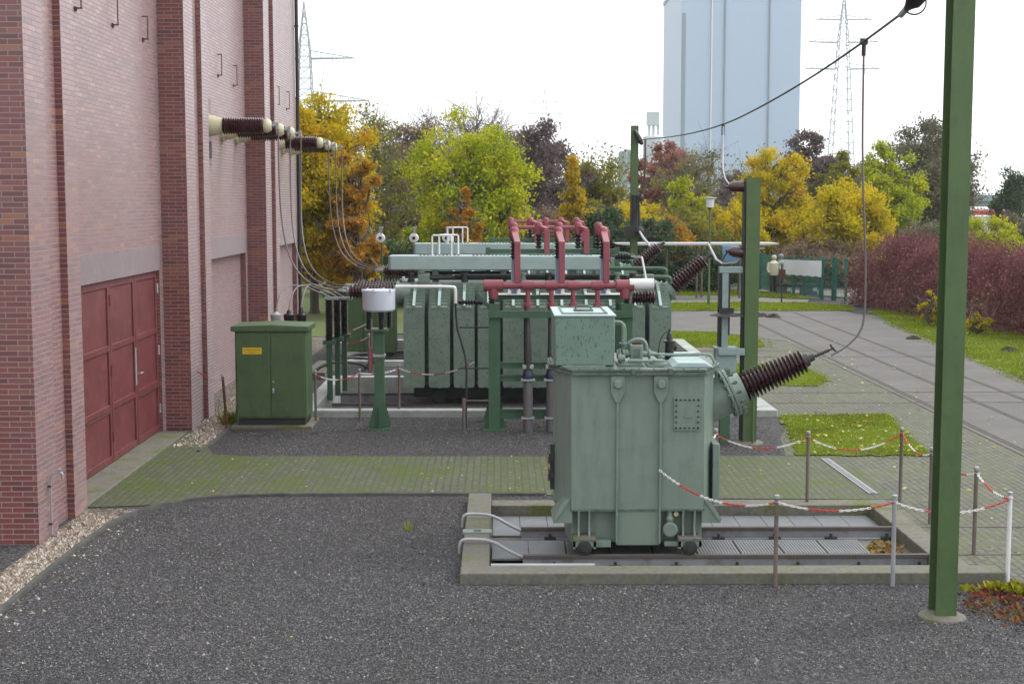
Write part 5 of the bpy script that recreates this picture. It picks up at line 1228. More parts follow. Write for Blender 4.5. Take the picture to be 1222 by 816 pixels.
L['yellow'] = leaf_mat('yellow_leaves', [(.0, (.26, .25, .015)), (.35, (.50, .43, .016)), (.7, (.68, .54, .016)), (1, (.62, .36, .03))], .45)
L['lime'] = leaf_mat('yellow_green_leaves', [(.0, (0.138, 0.200, 0.019)), (.35, (0.312, 0.388, 0.019)), (.7, (0.512, 0.525, 0.025)), (1, (0.650, 0.537, 0.050))])
L['olive'] = leaf_mat('olive_leaves', [(.0, (.10, .12, .03)), (.4, (.20, .215, .035)), (.75, (.32, .29, .04)), (1, (.43, .32, .06))])
L['orange'] = leaf_mat('orange_leaves', [(.0, (.30, .20, .02)), (.4, (.48, .28, .025)), (.8, (.52, .24, .04)), (1, (.38, .16, .05))])
L['brown'] = leaf_mat('dull_brown_leaves', [(.0, (.14, .105, .075)), (.4, (.22, .165, .115)), (.8, (.30, .215, .13)), (1, (.38, .25, .12))], .3)
L['purple'] = leaf_mat('dull_purple_leaves', [(.0, (.115, .085, .09)), (.5, (.185, .142, .142)), (1, (.27, .20, .18))], .3)
L['rose'] = leaf_mat('rusty_rose_leaves', [(.0, (0.213, 0.100, 0.088)), (.5, (0.375, 0.163, 0.125)), (1, (0.500, 0.237, 0.163))])
L['dark'] = leaf_mat('dark_evergreen_leaves', [(.0, (.03, .06, .03)), (.5, (.065, .11, .06)), (1, (.12, .17, .07))], .3)
L['greygreen'] = leaf_mat('grey_green_leaves', [(.0, (.105, .11, .075)), (.5, (.175, .175, .115)), (1, (.27, .25, .14))], .3)
L['hedge'] = leaf_mat('burgundy_hedge_leaves', [(.0, (.11, .045, .05)), (.45, (.20, .08, .088)), (.8, (.28, .125, .125)), (.95, (.42, .27, .21)), (1, (.52, .38, .28))], .3)
TREES = [
 # name, label, u, vtop, Y, width px, leaves, seed, kwargs
 ('maple_tree', 'large golden tree turning orange below, beside the downpipe end of the brick hall', 372, 116, 50, 142, 'gold', 1, dict(lo=.02, n_=130, per=110, leaf=.15)),
 ('maple_tree', 'golden orange tree leaning into the wall conductors, right of the largest golden tree', 424, 178, 48, 62, 'orange', 2, dict(lo=.05, n_=60, per=90, leaf=.14, twigs=4)),
 ('ash_tree', 'sparse olive tree with bare grey top branches behind the golden tree', 440, 135, 66, 120, 'olive', 3, dict(lo=.15, n_=80, per=36, leaf=.15, twigs=9, twl=1.5)),
 ('ash_tree', 'thin brownish half-bare tree between the golden tree and the yellow-green one', 480, 148, 72, 92, 'brown', 4, dict(lo=.1, n_=70, per=40, leaf=.17, twigs=9, twl=1.5)),
 ('linden_tree', 'broad bright yellow-green tree above the pale conservators', 566, 150, 58, 128, 'lime', 5, dict(lo=.08, n_=130, per=75, leaf=.15, twigs=5)),
 ('bare_tree', 'leafless grey treetop rising directly over the bright yellow-green tree', 568, 118, 74, 90, 'purple', 6, dict(lo=.2, n_=70, per=0, twigs=14, twl=1.6)),
 ('bare_tree', 'dark leafless treetop left above the bright yellow-green tree', 512, 130, 78, 80, 'purple', 7, dict(lo=.2, n_=60, per=10, leaf=.14, twigs=12, twl=1.5)),
 ('small_maple', 'small orange tree in front of the bright yellow-green tree', 556, 222, 53, 42, 'orange', 8, dict(lo=.05, n_=40, per=60, leaf=.12, twigs=3, shape='egg')),
 ('beech_tree', 'dense dull purple-brown tree right of the bright yellow-green one', 633, 140, 76, 104, 'purple', 9, dict(lo=.05, n_=110, per=110, leaf=.17, twigs=7)),
 ('oak_tree', 'olive green tree with a rounded top left of the farthest green post', 705, 182, 78, 84, 'olive', 10, dict(lo=.05, n_=90, per=100, leaf=.17)),
 ('small_maple', 'slim pointed orange-yellow tree over the red busbars', 684, 188, 60, 48, 'gold', 11, dict(lo=.05, n_=60, per=70, leaf=.13, shape='cone', twigs=3)),
 ('beech_tree', 'rusty rose coloured tree behind the head of the farthest green post', 797, 172, 92, 62, 'rose', 12, dict(lo=.05, n_=90, per=90, leaf=.2)),
 ('bare_tree', 'grey fan-shaped half-bare tree in front of the tall pale building', 826, 172, 84, 84, 'olive', 13, dict(lo=.1, n_=80, per=16, leaf=.17, twigs=12, twl=1.5, shape='fan')),
 ('ash_tree', 'yellow-green bushy tree just right of the farthest green post', 808, 214, 70, 66, 'lime', 14, dict(lo=.05, n_=60, per=60, leaf=.15)),
 ('bare_tree', 'brownish purple thin tree left of the square-topped post', 872, 200, 90, 66, 'purple', 15, dict(lo=.05, n_=60, per=50, leaf=.18, twigs=9, twl=1.4)),
 ('maple_tree', 'bright yellow tree with orange sprays right of the square-topped post', 922, 178, 74, 82, 'yellow', 16, dict(lo=.03, n_=110, per=80, leaf=.16)),
 ('maple_tree', 'rust orange tree between the two brightest yellow trees', 952, 206, 76, 62, 'orange', 17, dict(lo=.05, n_=60, per=60, leaf=.16, twigs=8)),
 ('oak_tree', 'dark brown round-topped tree beside the right edge of the tall pale building', 966, 160, 100, 74, 'purple', 18, dict(lo=.05, n_=90, per=100, leaf=.2, twigs=7)),
 ('oak_tree', 'small green-topped tree at the foot of the large lattice mast', 1001, 180, 96, 54, 'olive', 19, dict(lo=.05, n_=60, per=100, leaf=.18)),
 ('maple_tree', 'wide bright yellow tree above the left end of the burgundy hedge', 1014, 220, 68, 112, 'yellow', 20, dict(lo=.02, n_=130, per=95, leaf=.16)),
 ('ash_tree', 'yellow-olive tree behind the right part of the wide bright yellow tree', 1062, 172, 82, 76, 'lime', 21, dict(lo=.05, n_=80, per=60, leaf=.17, twigs=6)),
 ('poplar_tree', 'tall grey-green thinning tree left of the tall green post', 1108, 138, 88, 112, 'greygreen', 22, dict(lo=.05, n_=150, per=65, leaf=.17, twigs=8, shape='egg')),
 ('poplar_tree', 'grey-green thinning tree mostly behind the tall green post', 1142, 176, 92, 44, 'greygreen', 23, dict(lo=.05, n_=50, per=40, leaf=.17, twigs=6)),
 ('pine_tree', 'slim dark wind-blown tree at the right edge in front of the viaduct', 1209, 196, 95, 46, 'dark', 24, dict(lo=.25, n_=34, per=60, leaf=.17, twigs=4, sig=.2)),
 ('ash_tree', 'pale brown twiggy tree filling the gap left of the yellow-green tree', 500, 165, 86, 110, 'brown', 61, dict(lo=.05, n_=90, per=60, leaf=.17, twigs=8)),
 ('beech_tree', 'dull purple twiggy tree right behind the yellow-green one', 600, 150, 90, 96, 'purple', 62, dict(lo=.05, n_=90, per=80, leaf=.17, twigs=8)),
 ('oak_tree', 'olive brown tree deep behind the farthest green post', 748, 244, 92, 90, 'olive', 63, dict(lo=.02, n_=70, per=80, leaf=.18)),
 ('ash_tree', 'brownish twiggy tree behind the bright yellow ones', 985, 200, 104, 110, 'brown', 64, dict(lo=.02, n_=80, per=80, leaf=.19, twigs=7)),
 ('ash_tree', 'grey-green twiggy tree behind the wide bright yellow tree', 1046, 196, 100, 96, 'greygreen', 65, dict(lo=.02, n_=80, per=80, leaf=.18, twigs=7)),
]
for nm, lab, u, vt, Y, w, mt, sd, kw in TREES: tree(nm, lab, u, vt, Y, w, L[mt], sd, **kw)
BUSH = [
 ('evergreen_bush', 'dark evergreen bush under the yellow-green tree, behind the rear transformer', 470, 292, 54, 120, 'dark', 31),
 ('evergreen_bush', 'dark evergreen bush seen left of the farthest green post', 722, 252, 60, 74, 'dark', 32),
 ('evergreen_bush', 'dark evergreen bush right behind the farthest green post', 775, 262, 62, 66, 'dark', 33),
 ('shrub', 'yellow leafy shrub left of the lamp post', 755, 236, 68, 84, 'yellow', 34),
 ('shrub', 'olive and orange shrub directly behind the lamp post', 826, 252, 66, 90, 'olive', 35),
 ('shrub', 'yellow shrub between the lamp post and the square-topped post', 872, 244, 70, 74, 'yellow', 36),
 ('shrub', 'orange brown shrub low over the flat canopy', 800, 262, 64, 76, 'orange', 37),
 ('shrub', 'brown shrub under the purple-brown tree behind the red risers', 640, 236, 66, 96, 'brown', 38),
 ('shrub', 'olive shrub under the round-topped olive tree', 700, 240, 70, 70, 'olive', 39),
 ('shrub', 'lime green shrub behind the pale conservators, left of the small orange tree', 522, 250, 60, 84, 'lime', 40),
 ('shrub', 'pale yellow-green brush behind the hedge, right of the tall green post', 1186, 264, 60, 78, 'lime', 41),
 ('shrub', 'grey-green brush behind the hedge, hidden partly by the tall green post', 1120, 262, 64, 110, 'greygreen', 42),
 ('evergreen_bush', 'dark green climbing growth on the mesh fence under the flat canopy', 838, 296, 63, 84, 'dark', 43),
 ('shrub', 'low brown shrub row behind the mesh fence gate', 985, 290, 66, 110, 'brown', 44),
 ('shrub', 'olive shrub behind the golden tree at the hall corner', 410, 268, 60, 90, 'olive', 45),
 ('shrub', 'grey-green brush at the far right edge behind the hedge', 1225, 258, 66, 60, 'greygreen', 46),
]
for nm, lab, u, vt, Y, w, mt, sd in BUSH: tree(nm, lab, u, vt, Y, w, L[mt], sd, lo=.0, n_=70, per=70, leaf=.14, twigs=3, tr=.06, grp='bushes behind the yard', cat='bush')
# far wood closing the view between the trunks
rng = np.random.default_rng(77)
cs_ = [(xx, 112 + rng.uniform(-6, 10), rng.uniform(0, 7.5 if xx < 24 else 2.6) * (1 if -30 < xx < 40 else .6)) for xx in np.linspace(-55, 62, 420)]
tag(cloud('far_wood', None, cs_, .9, 90, .26, leaf_mat('far_wood_leaves', [(.0, (.11, .095, .07)), (.5, (.19, .165, .09)), (.8, (.29, .24, .07)), (1, (.32, .2, .1))], .3), rng), kind='stuff')
# burgundy hedge
def hedge_line(t): a, b = Vector((14.5, 54.3, 0)), Vector((17.35, 34, 0)); return a.lerp(b, t)
rng = np.random.default_rng(5); cs_ = []
for k in range(1000):
    t = rng.uniform(0, 1); p = hedge_line(t); hh = 2.45 + .18 * math.sin(t * 23) + .14 * math.sin(t * 51) - .9 * max(0, .08 - t) / .08
    z = hh * rng.uniform(.0, 1) ** .85; w_ = 1.35 * math.sqrt(max(.08, 1 - (z / hh) ** 3)) * (1 if z > .4 else .8); o_ = rng.uniform(-1, 1)
    cs_.append((p.x + w_ * o_, p.y + rng.uniform(-.5, .5), z))
HG = thing('hedge', 'long burgundy red hedge along the right edge of the lawn', 'hedge', (15.3, 45, 0))
cloud('foliage', HG, cs_, .24, 100, .085, L['hedge'], rng)
rnd = random.Random(9); mb = MB()
for k in range(1500):
    c = Vector(cs_[k % len(cs_)]); b0 = Vector((c.x + rnd.uniform(-.2, .2), c.y, max(0, c.z - rnd.uniform(.4, 1.2)))); e = c + Vector((rnd.gauss(0, .2), rnd.gauss(0, .2), rnd.uniform(.1, .5)))
    mb.tube([b0, e], [.012, .005], 3, False)
mb.build('stems', leaf_mat('red_stems', [(0, (.14, .07, .07)), (1, (.26, .14, .13))], 0), HG, smooth=False)
for i, (u, v, lab) in enumerate(((1110, 362, 'small yellow shrub at the foot of the burgundy hedge, left of the tall green post'), (1168, 376, 'tiny yellow shrub at the foot of the hedge, right of the tall green post'))):
    Yq = 45 if i == 0 else 42; tree('shrub', lab, u, v - (14 if i == 0 else 4), Yq, 30, L['yellow'], 60 + i, lo=.0, n_=14, per=30, leaf=.06, twigs=1, tr=.02, grp='shrubs at the foot of the hedge', cat='bush')

# ------------------------------------------------------------------ canopy, fence, lamp, people
y = 58.2
CN = thing('flat_canopy', 'thin white flat canopy roof on slim dark posts in front of the bushes', 'canopy', (7, y, 0))
x0_, z = P(733, 290, y); x1_ = P(925, 290, y)[0]
MB().prism([(x0_, z - .03), (x0_ + .5, z - .07), (x1_ - .6, z - .07), (x1_, z - .03), (x1_, z + .01), (x0_, z + .01)], y - .9, y + .9, 'xz').build('roof', M['canopy'], CN)
for u in (795, 831, 837, 882, 760): MB().tube([(P(u, 300, y)[0], y + .2 * (u % 3 - 1), 0), (P(u, 300, y)[0], y + .2 * (u % 3 - 1), z - .05)], .045, 8).build('post', M['rustypost'], CN)
MB().box(P(899, 290, y)[0], P(910, 290, y)[0], y - .5, y - .3, P(0, 297, y)[1], P(0, 295, y)[1]).build('gutter', M['white'], CN)
x0_, z0 = P(862, 312, 59.8); x1_, z1 = P(884, 293, 59.8)
rt = thing('blue_board', 'light blue board standing under the flat canopy, behind the square-topped post', 'board', ((x0_ + x1_) / 2, 59.8, 0))
MB().box(x0_, x1_, 59.78, 59.84, z0, z1).build('panel', M['bluepanel'], rt, bevel=.02); MB().box(x0_ + .05, x0_ + .1, 59.84, 59.9, 0, z1).box(x1_ - .1, x1_ - .05, 59.84, 59.9, 0, z1).box(x0_ + .05, x1_ - .05, 59.84, 59.88, z0 + .1, z0 + .16).build('frame', M['dark'], rt)
# lamp
x, _ = P(846.5, 300, 53.8); zt_ = P(0, 235, 53.8)[1]; zb_ = P(0, 249, 53.8)[1]
LP = thing('street_lamp', 'slim green lamp post with a flat-capped lantern, before the bushes', 'street lamp', (x, 53.8, 0))
MB().lathe([(0, .06), (.5, .06), (.55, .045), (zb_, .035)], (x, 53.8, 0), (0, 0, 1), 10).build('pole', M['postgreen'], LP)
MB().lathe([(0, .05), (.04, .13), (.36, .17)], (x, 53.8, zb_), (0, 0, 1), 16).build('lantern', M['lampglass'], LP)
MB().lathe([(0, .18), (.02, .24), (.05, .23), (.07, .05)], (x, 53.8, zb_ + .36), (0, 0, 1), 18).build('cap', M['grey'], LP)
MB().lathe([(-.03, .03), (0, .09), (.05, .13)], (x, 53.8, zb_), (0, 0, 1), 12).build('lantern_base', M['dark'], LP)
# fence with gate
def gp(u, v): a = G(u, v); return Vector((a[0], a[1], 0))
FP = [(Vector((2.0, 66.5, 0))), gp(800, 343), gp(855, 344), gp(907, 346), gp(926.5, 350.5), gp(947, 352.5), gp(960, 353.5), gp(979, 357)]
FN = thing('mesh_fence', 'dark green wire mesh fence with thin posts behind the far grass', 'fence', tuple(FP[4]))
fh = 1.62
for p in FP: MB().box(p.x - .05, p.x + .05, p.y - .05, p.y + .05, 0, fh + .08).build('post', M['fencegreen'], FN)
for a, b in zip(FP[:-1], FP[1:]):
    mb = MB(); d_ = (b - a); nn = int(d_.length / .06)
    for i in range(1, nn):
        q = a + d_ * (i / nn); mb.box(q.x - .006, q.x + .006, q.y - .006, q.y + .006, .05, fh)
    for z in np.arange(.06, fh + .01, .2): mb.bar(a + Vector((0, 0, z)), b + Vector((0, 0, z)), .012, .012)
    mb.build('mesh_panel', M['fencegreen'], FN)
GT = thing('fence_gate', 'green steel frame gate at the left end of the burgundy hedge', 'gate', tuple(gp(994, 358)))
gpt = [gp(981, 357.5), gp(993.5, 358.5), gp(996.5, 358.7), gp(1009, 359.5)]
for p in gpt: MB().box(p.x - .05, p.x + .05, p.y - .05, p.y + .05, 0, fh + .1).build('gate_post', M['fencegreen'], GT)
mb = MB()
for a, b in ((gpt[0], gpt[1]), (gpt[2], gpt[3])):
    for z in (.12, fh * .55, fh): mb.bar(a + Vector((0, 0, z)), b + Vector((0, 0, z)), .04, .04)
    for i in range(1, 9): q = a.lerp(b, i / 9); mb.box(q.x - .006, q.x + .006, q.y - .006, q.y + .006, .12, fh)
mb.build('gate_leaf', M['fencegreen'], GT)
# banner
a, b = FP[4].lerp(FP[5], .42), FP[7]
BN = thing('banner', 'long white banner hung on the mesh fence near the gate', 'banner', tuple(a))
z0a, z1a = P(935, 327, a.y)[1], P(935, 309.5, a.y)[1]; z0b, z1b = P(978, 330, b.y)[1], P(978, 311, b.y)[1]
mb = MB(); off = Vector((-.06, -.3, 0)); N = 14
rowb, rowt = [], []
for i in range(N + 1):
    t = i / N; q = a.lerp(b, t) + off + Vector((0, .02 * math.sin(i * 1.7), 0))
    rowb.append(Vector((q.x, q.y, z0a + (z0b - z0a) * t + .02 * math.sin(i * 2.2)))); rowt.append(Vector((q.x, q.y, z1a + (z1b - z1a) * t)))
vs = rowb + rowt; fs = [(i, i + 1, N + 2 + i, N + 1 + i) for i in range(N)]
bn = mb.add(vs, fs).build('sheet', M['banner'], BN, smooth=False); md = bn.modifiers.new('thick', 'SOLIDIFY'); md.thickness = .01
MB().bar(rowt[1] + Vector((.02, -.02, -.08)), rowb[4] + Vector((.1, -.02, .08)), .008, .07, up=(0, 1, 0)).build('fold_mark', M['conspale'], BN)
# signpost and low display boards
x, y = G(932.5, 361.5)
SGN = thing('sign_post', 'thin dark signpost with a small brown plate, left before the white banner', 'sign', (x, y, 0))
MB().tube([(x, y, 0), (x, y, P(0, 316, y)[1])], .03, 8).build('pole', M['dark'], SGN)
MB().box(x - .13, x + .13, y - .045, y - .03, P(0, 333, y)[1], P(0, 322, y)[1]).build('plate', M['rust'], SGN)
for u0, u1, v0, v1, lab in ((928, 945, 339, 348, 'low dark slab bench behind the mesh fence, left under the white banner'), (956, 976, 341, 352, 'low dark slab bench behind the mesh fence, right under the white banner')):
    yy = 60.2; xa, zt_ = P(u0, v0, yy); xb_ = P(u1, v0, yy)[0]
    rt = thing('slab_bench', lab, 'bench', ((xa + xb_) / 2, yy, 0), 'low benches behind the fence')
    MB().box(xa, xb_, yy, yy + .45, .34, .45).build('seat', M['dark'], rt); MB().box(xa + .02, xb_ - .02, yy + .05, yy + .4, 0, .34).build('base', M['cablepipe'], rt); MB().box(xb_ - .2, xb_ - .05, yy - .01, yy + .0, .15, .3).build('plate', M['white'], rt)
# two people walking away behind the fence
def person(x, y, h, lab, jacket, hair, seed, turn=0.):
    s = h / 1.72
    rt = bpy.data.meshes.new('person'); 
    V = [(0, 0, .95), (0, 0, 1.15), (0, .01, 1.38), (0, .02, 1.48), (0, .0, 1.58), (0, .0, 1.68),
         (-.09, 0, .9), (-.10, -.02, .48), (-.10, .03, .06), (-.10, -.09, .03), (.09, 0, .9), (.10, .05, .48), (.10, .16, .08), (.10, .05, .03),
         (-.19, .01, 1.38), (-.24, .02, 1.12), (-.22, -.10, .92), (.19, .01, 1.38), (.24, .03, 1.12), (.21, -.08, .92)]
    E = [(0, 1), (1, 2), (2, 3), (3, 4), (4, 5), (0, 6), (6, 7), (7, 8), (8, 9), (0, 10), (10, 11), (11, 12), (12, 13), (2, 14), (14, 15), (15, 16), (2, 17), (17, 18), (18, 19)]
    Rr = [.16, .16, .17, .06, .10, .085, .1, .07, .05, .04, .1, .07, .05, .04, .075, .06, .04, .075, .06, .04]
    rt.from_pydata([(a * s, b * s, c * s) for a, b, c in V], E, [])
    o = bpy.data.objects.new('person', rt); COL.objects.link(o); o.location = (x, y, 0); o.rotation_euler.z = turn; ORG[o] = Vector((x, y, 0))
    sk = o.modifiers.new('skin', 'SKIN'); o.modifiers.new('sub', 'SUBSURF').render_levels = 2
    for i, sv in enumerate(rt.skin_vertices[0].data): sv.radius = (Rr[i] * s, Rr[i] * s * .85); sv.use_root = i == 0
    rt.materials.append(M['skin'])
    def part(nm, prof, ax_, org, mat):
        mb = MB().lathe(prof, (x + org[0] * s, y + org[1] * s, org[2] * s), ax_, 14); p = mb.build(nm, mat, o); return p
    part('jacket', [(0, .19 * s), (.08 * s, .205 * s), (.35 * s, .20 * s), (.55 * s, .21 * s), (.63 * s, .14 * s), (.68 * s, .08 * s)], (0, 0, 1), (0, .0, .84), jacket)
    for sx in (-1, 1):
        MB().tube([(x + sx * .2 * s, y + .01, 1.42 * s), (x + sx * .26 * s, y + .02, 1.12 * s), (x + sx * .225 * s, y - .08, .96 * s)], [.085 * s, .075 * s, .058 * s], 12).build('sleeve', jacket, o)
    MB().tube([(x - .09 * s, y, .92 * s), (x - .1 * s, y - .02, .48 * s), (x - .1 * s, y + .03, .09 * s)], [.115 * s, .085 * s, .065 * s], 12).build('trouser_leg', M['trousers'], o)
    MB().tube([(x + .09 * s, y, .92 * s), (x + .1 * s, y + .05, .48 * s), (x + .1 * s, y + .16, .1 * s)], [.115 * s, .085 * s, .065 * s], 12).build('trouser_leg', M['trousers'], o)
    MB().lathe([(0, .05 * s), (.03 * s, .1 * s), (.10 * s, .118 * s), (.17 * s, .10 * s), (.21 * s, .05 * s), (.22 * s, .01)], (x, y - .015 * s, 1.55 * s), (0, 0, 1), 16).build('hair', hair, o)
    return tag(o, lab, 'person', 'people behind the fence')
xa, _ = P(923.5, 320, 60.8); xb_, _ = P(931.5, 320, 61.2)
person(xa, 60.8, 1.62, 'person in a cream jacket and pale hat walking away behind the mesh fence', M['jacket'], M['hairwhite'], 1)
person(xb_, 61.2, 1.66, 'grey-haired person in a pale grey jacket, partly hidden by the white banner', M['jacket2'], M['hairgrey'], 2, .2)

# ------------------------------------------------------------------ far buildings, masts, viaduct
yB = 430.
def fx(u, Y=yB): return P(u, 240, Y)[0]
PB = thing('power_plant_building', 'huge windowless pale blue boiler house towering behind the trees', 'building', (fx(880), yB + 20, 0))
c0 = Vector((fx(811), yB, 0)); c1 = Vector((fx(957), yB + 6, 0)); c2 = Vector((fx(790, yB + 52), yB + 52, 0)); c3 = c1 + (c2 - c0)
zt_ = P(0, -22, yB)[1]
MB().prism([(c0.x, c0.y), (c1.x, c1.y), (c3.x, c3.y), (c2.x, c2.y)], -1, zt_).build('wall', M['cladding'], PB, smooth=False)
def strip(u0, u1, z0, z1, mat, nm, t=.6):
    k = (c1 - c0); a = (fx(u0) - c0.x) / k.x; b = (fx(u1) - c0.x) / k.x; p, q = c0 + k * a, c0 + k * b
    MB().prism([(p.x, p.y - t), (q.x, q.y - t), (q.x, q.y + .3), (p.x, p.y + .3)], z0, z1).build(nm, mat, PB, smooth=False)
strip(811.5, 816, -1, P(0, 15, yB)[1], M['claddark'], 'recess_shade_strip', .25)  # flat strip, its dark colour stands in for a shaded recess
strip(847, 848.2, -1, zt_ - .1, M['white'], 'edge_trim')
strip(863, 864.2, -1, zt_ - .1, M['claddark'], 'joint'); strip(917.5, 918.7, -1, zt_ - .1, M['claddark'], 'joint')
MB().prism([(c0.x - .3, c0.y - .3), (c1.x + .3, c1.y - .3), (c3.x, c3.y + .3), (c2.x - .3, c2.y + .3)], zt_, zt_ + 1.2).build('roof', M['claddark'], PB, smooth=False)
S1 = thing('silo', 'pale cylindrical silo with a white box on stilts, beside the boiler house', 'silo', (fx(779, 400), 400, 0))
MB().lathe([(0, 3.0), (EYE + 75 * 400 / F, 3.0), (EYE + 77 * 400 / F, 2.5)], (fx(779.5, 400), 400, 0), (0, 0, 1), 24).build('shell', M['silowhite'], S1)
x0_, z0 = P(772, 150, 400); x1_, z1 = P(786, 134, 400)
MB().box(x0_, x1_, 398.5, 401.5, z0, z1).build('top_box', M['silowhite'], S1)
for u in (774, 779, 784.5): MB().box(fx(u, 400) - .3, fx(u, 400) + .3, 399.5, 400.5, EYE + 74 * 400 / F, z0).build('stilt', M['silowhite'], S1)
for u, w, vt, lab in ((743, 6.5, 181, 'grey-green cylindrical silo, left one of the pair far behind the post'), (751, 6.0, 178, 'grey-green cylindrical silo, right one of the pair far behind the post')):
    rt = thing('silo', lab, 'silo', (fx(u, 390), 390 + (u - 743), 0), 'grey-green silos'); r = w * 390 / F / 1.2
    z = EYE + (240 - vt) * 390 / F
    MB().lathe([(0, r), (z - .5, r)], (fx(u, 390), 390 + (u - 743), 0), (0, 0, 1), 20).build('shell', M['silogreen'], rt)
    MB().lathe([(0, r * 1.02), (.5, r * .6)], (fx(u, 390), 390 + (u - 743), z - .5), (0, 0, 1), 20).build('roof', M['silogreen'], rt)
rt = thing('plant_hall', 'low pale grey hall at the foot of the grey-green silos', 'building', (fx(742, 380), 380, 0))
MB().box(fx(728, 380), fx(757, 380), 376, 384, 0, EYE + 20 * 380 / F).build('wall', M['cladding'], rt); MB().box(fx(728, 380) - .3, fx(757, 380) + .3, 375.7, 384.3, EYE + 20 * 380 / F, EYE + 20 * 380 / F + .5).build('roof', M['claddark'], rt)
MB().box(fx(745, 380), fx(745.6, 380), 375.8, 376, 0, EYE + 19 * 380 / F).build('joint', M['claddark'], rt)
def mast(u, Y, vtop, arms, wb, wt, lab, th):
    x = fx(u, Y); zt = P(0, vtop, Y)[1]
    rt = thing('lattice_mast', lab, 'mast', (x, Y, 0), 'power line masts'); mb = MB()
    hw = lambda z: wb + (wt - wb) * min(1, z / (zt * .8)) if z < zt * .8 else wt * max(0.02, (zt - z) / (zt * .2))
    lv = list(np.linspace(0, zt, 22))
    for za, zb_ in zip(lv[:-1], lv[1:]):
        a, b = hw(za), hw(zb_)
        C4 = [(-1, -1), (1, -1), (1, 1), (-1, 1)]
        for k in range(4):
            (p, q), (r, s) = C4[k], C4[(k + 1) % 4]
            mb.bar((x + p * a, Y + q * a, za), (x + p * b, Y + q * b, zb_), th, th)
            mb.bar((x + p * a, Y + q * a, za), (x + r * b, Y + s * b, zb_), th * .55, th * .55)
            mb.bar((x + p * b, Y + q * b, zb_), (x + r * b, Y + s * b, zb_), th * .5, th * .5)
    mb.build('tower', M['pylon'], rt)
    for v, half in arms:
        z = P(0, v, Y)[1]; L_ = half * Y / F; w = max(.2, hw(z)); mb = MB()
        for sx in (-1, 1):
            e = (x + sx * L_, Y, z + .1)
            for sy_ in (-1, 1): mb.bar((x + sx * w, Y + sy_ * w, z), e, th, th)
            mb.bar((x + sx * w, Y, z + L_ * .16), e, th * .8, th * .8)
            for t in (.25, .5, .75):
                p = Vector((x + sx * w, Y, z)).lerp(Vector(e), t); mb.bar(p, p + Vector((0, 0, L_ * .16 * (1 - t))), th * .5, th * .5)
            for t in (.55, .97):
                p = Vector((x + sx * w, Y, z)).lerp(Vector(e), t); mb.tube([p + Vector((-.25, 0, 0)), p + Vector((-.25, 0, -L_ * .12)), p + Vector((.25, 0, -L_ * .14)), p + Vector((.25, 0, 0))], th * .3, 4)
        mb.build('cross_arm', M['pylon'], rt)
mast(366, 210, 2, ((70, 58), (121, 75)), 1.9, .75, 'lattice power mast partly hidden by the brick hall', .15)
mast(1002, 330, -12, ((23, 33), (50, 42), (82, 44)), 3.2, 1.0, 'large lattice power mast right of the boiler house', .17)
mast(650, 640, 100, ((122, 17), (136, 21), (150, 18)), 2.4, .9, 'tiny distant lattice power mast above the purple-brown tree', .16)
# viaduct and parked lorries at the right edge
VD = thing('viaduct', 'distant grey concrete road viaduct with blue-grey noise barrier at the right edge', 'viaduct', (72, 190, 0))
zz = lambda v, Y: P(0, v, Y)[1]
MB().box(48, 130, 188, 200, zz(247, 190), zz(240, 190)).build('deck', M['concfar'], VD)
MB().box(48, 130, 187.6, 187.9, zz(240, 190), zz(233, 190)).build('noise_barrier', M['bluefar'], VD)
for i, x in enumerate((56, 68, 80, 92)): MB().box(x, x + 1.6, 190, 198, 0, zz(247, 190)).build('pier', M['concfar'], VD)
tag(MB().box(40, 120, 168, 168.6, 0, zz(250, 168)).build('noise_wall', M['bluefar']), 'blue-grey noise wall below the distant viaduct', 'wall')
rt = thing('warehouse', 'long grey roofline of a warehouse in front of the noise wall', 'building', (58, 160, 0))
MB().box(48, 90, 158, 164, 0, zz(252, 158)).build('wall', M['concfar'], rt); MB().box(47.6, 90.4, 157.6, 164.4, zz(252, 158), zz(251, 158)).build('roof', M['claddark'], rt)
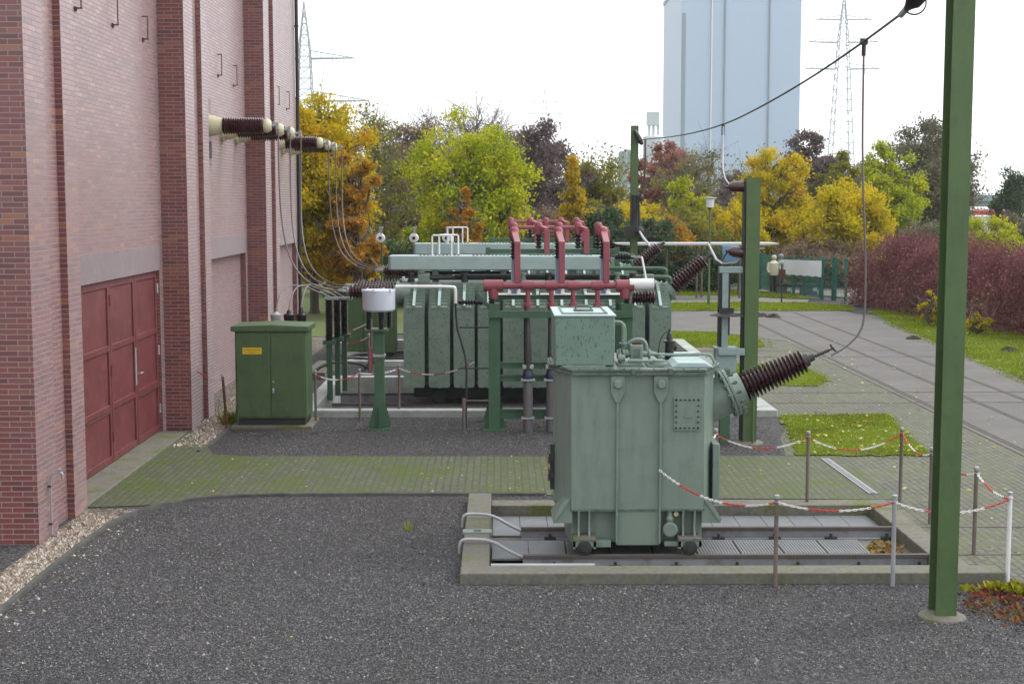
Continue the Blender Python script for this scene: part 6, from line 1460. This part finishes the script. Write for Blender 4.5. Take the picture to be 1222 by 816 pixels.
def lorry(u, Y, w, hgt, boxmat, cabmat, lab):
    x = fx(u, Y)
    rt = thing('lorry', lab, 'lorry', (x, Y, 0), 'lorries parked far off')
    MB().box(x - w / 2, x + w / 2 - 1.9, Y - 1.2, Y + 1.2, .9, hgt).build('cargo_box', boxmat, rt, bevel=.05)
    cbm = MB().prism([(x + w / 2 - 1.75, .6), (x + w / 2, .6), (x + w / 2, 1.7), (x + w / 2 - .25, hgt - .5), (x + w / 2 - 1.75, hgt - .4)], Y - 1.15, Y + 1.15, 'xz').build('cab', cabmat, rt)
    MB().prism([(x + w / 2 - 1.2, 1.7), (x + w / 2 - .2, 1.7), (x + w / 2 - .4, hgt - .8), (x + w / 2 - 1.2, hgt - .8)], Y - 1.17, Y - 1.155, 'xz').build('window', M['glass'], cbm)
    for q in (-w / 2 + .9, -w / 2 + 2.0, w / 2 - .9): MB().lathe([(-.15, .48), (.15, .48)], (x + q, Y - 1.05, .48), (0, 1, 0), 14).build('wheel', M['tyre'], rt)
lorry(1168, 100, 5.6, 2.95, M['white'], M['truckred'], 'white lorry with a red cab beyond the hedge, left of the others')
lorry(1176, 118, 6.2, 3.2, M['truckred'], M['truckred'], 'red lorry beyond the hedge, behind the white one')
lorry(1204, 104, 6.4, 2.7, M['truckred'], M['white'], 'red lorry with a white cab beyond the hedge at the right edge')
lorry(1232, 120, 6.0, 2.9, M['white'], M['white'], 'all-white lorry beyond the hedge cut off by the right edge')

# ------------------------------------------------------------------ the damp autumn air
hz = MB().box(-445, 445, -14, 725, -1.5, 92).build('haze', None, smooth=False, base=(0, 300, -1.5))
hm = bpy.data.materials.new('haze_air'); hm.use_nodes = True; hn = hm.node_tree.nodes; hl = hm.node_tree.links
hn.remove(hn['Principled BSDF']); pv = hn.new('ShaderNodeVolumePrincipled'); pv.inputs['Color'].default_value = (.93, .96, 1, 1); pv.inputs['Density'].default_value = .00028; pv.inputs['Anisotropy'].default_value = .2
hl.new(pv.outputs[0], hn['Material Output'].inputs['Volume'])
hz.data.materials.clear(); hz.data.materials.append(hm); hz['kind'] = 'stuff'
S.cycles.volume_bounces = 1
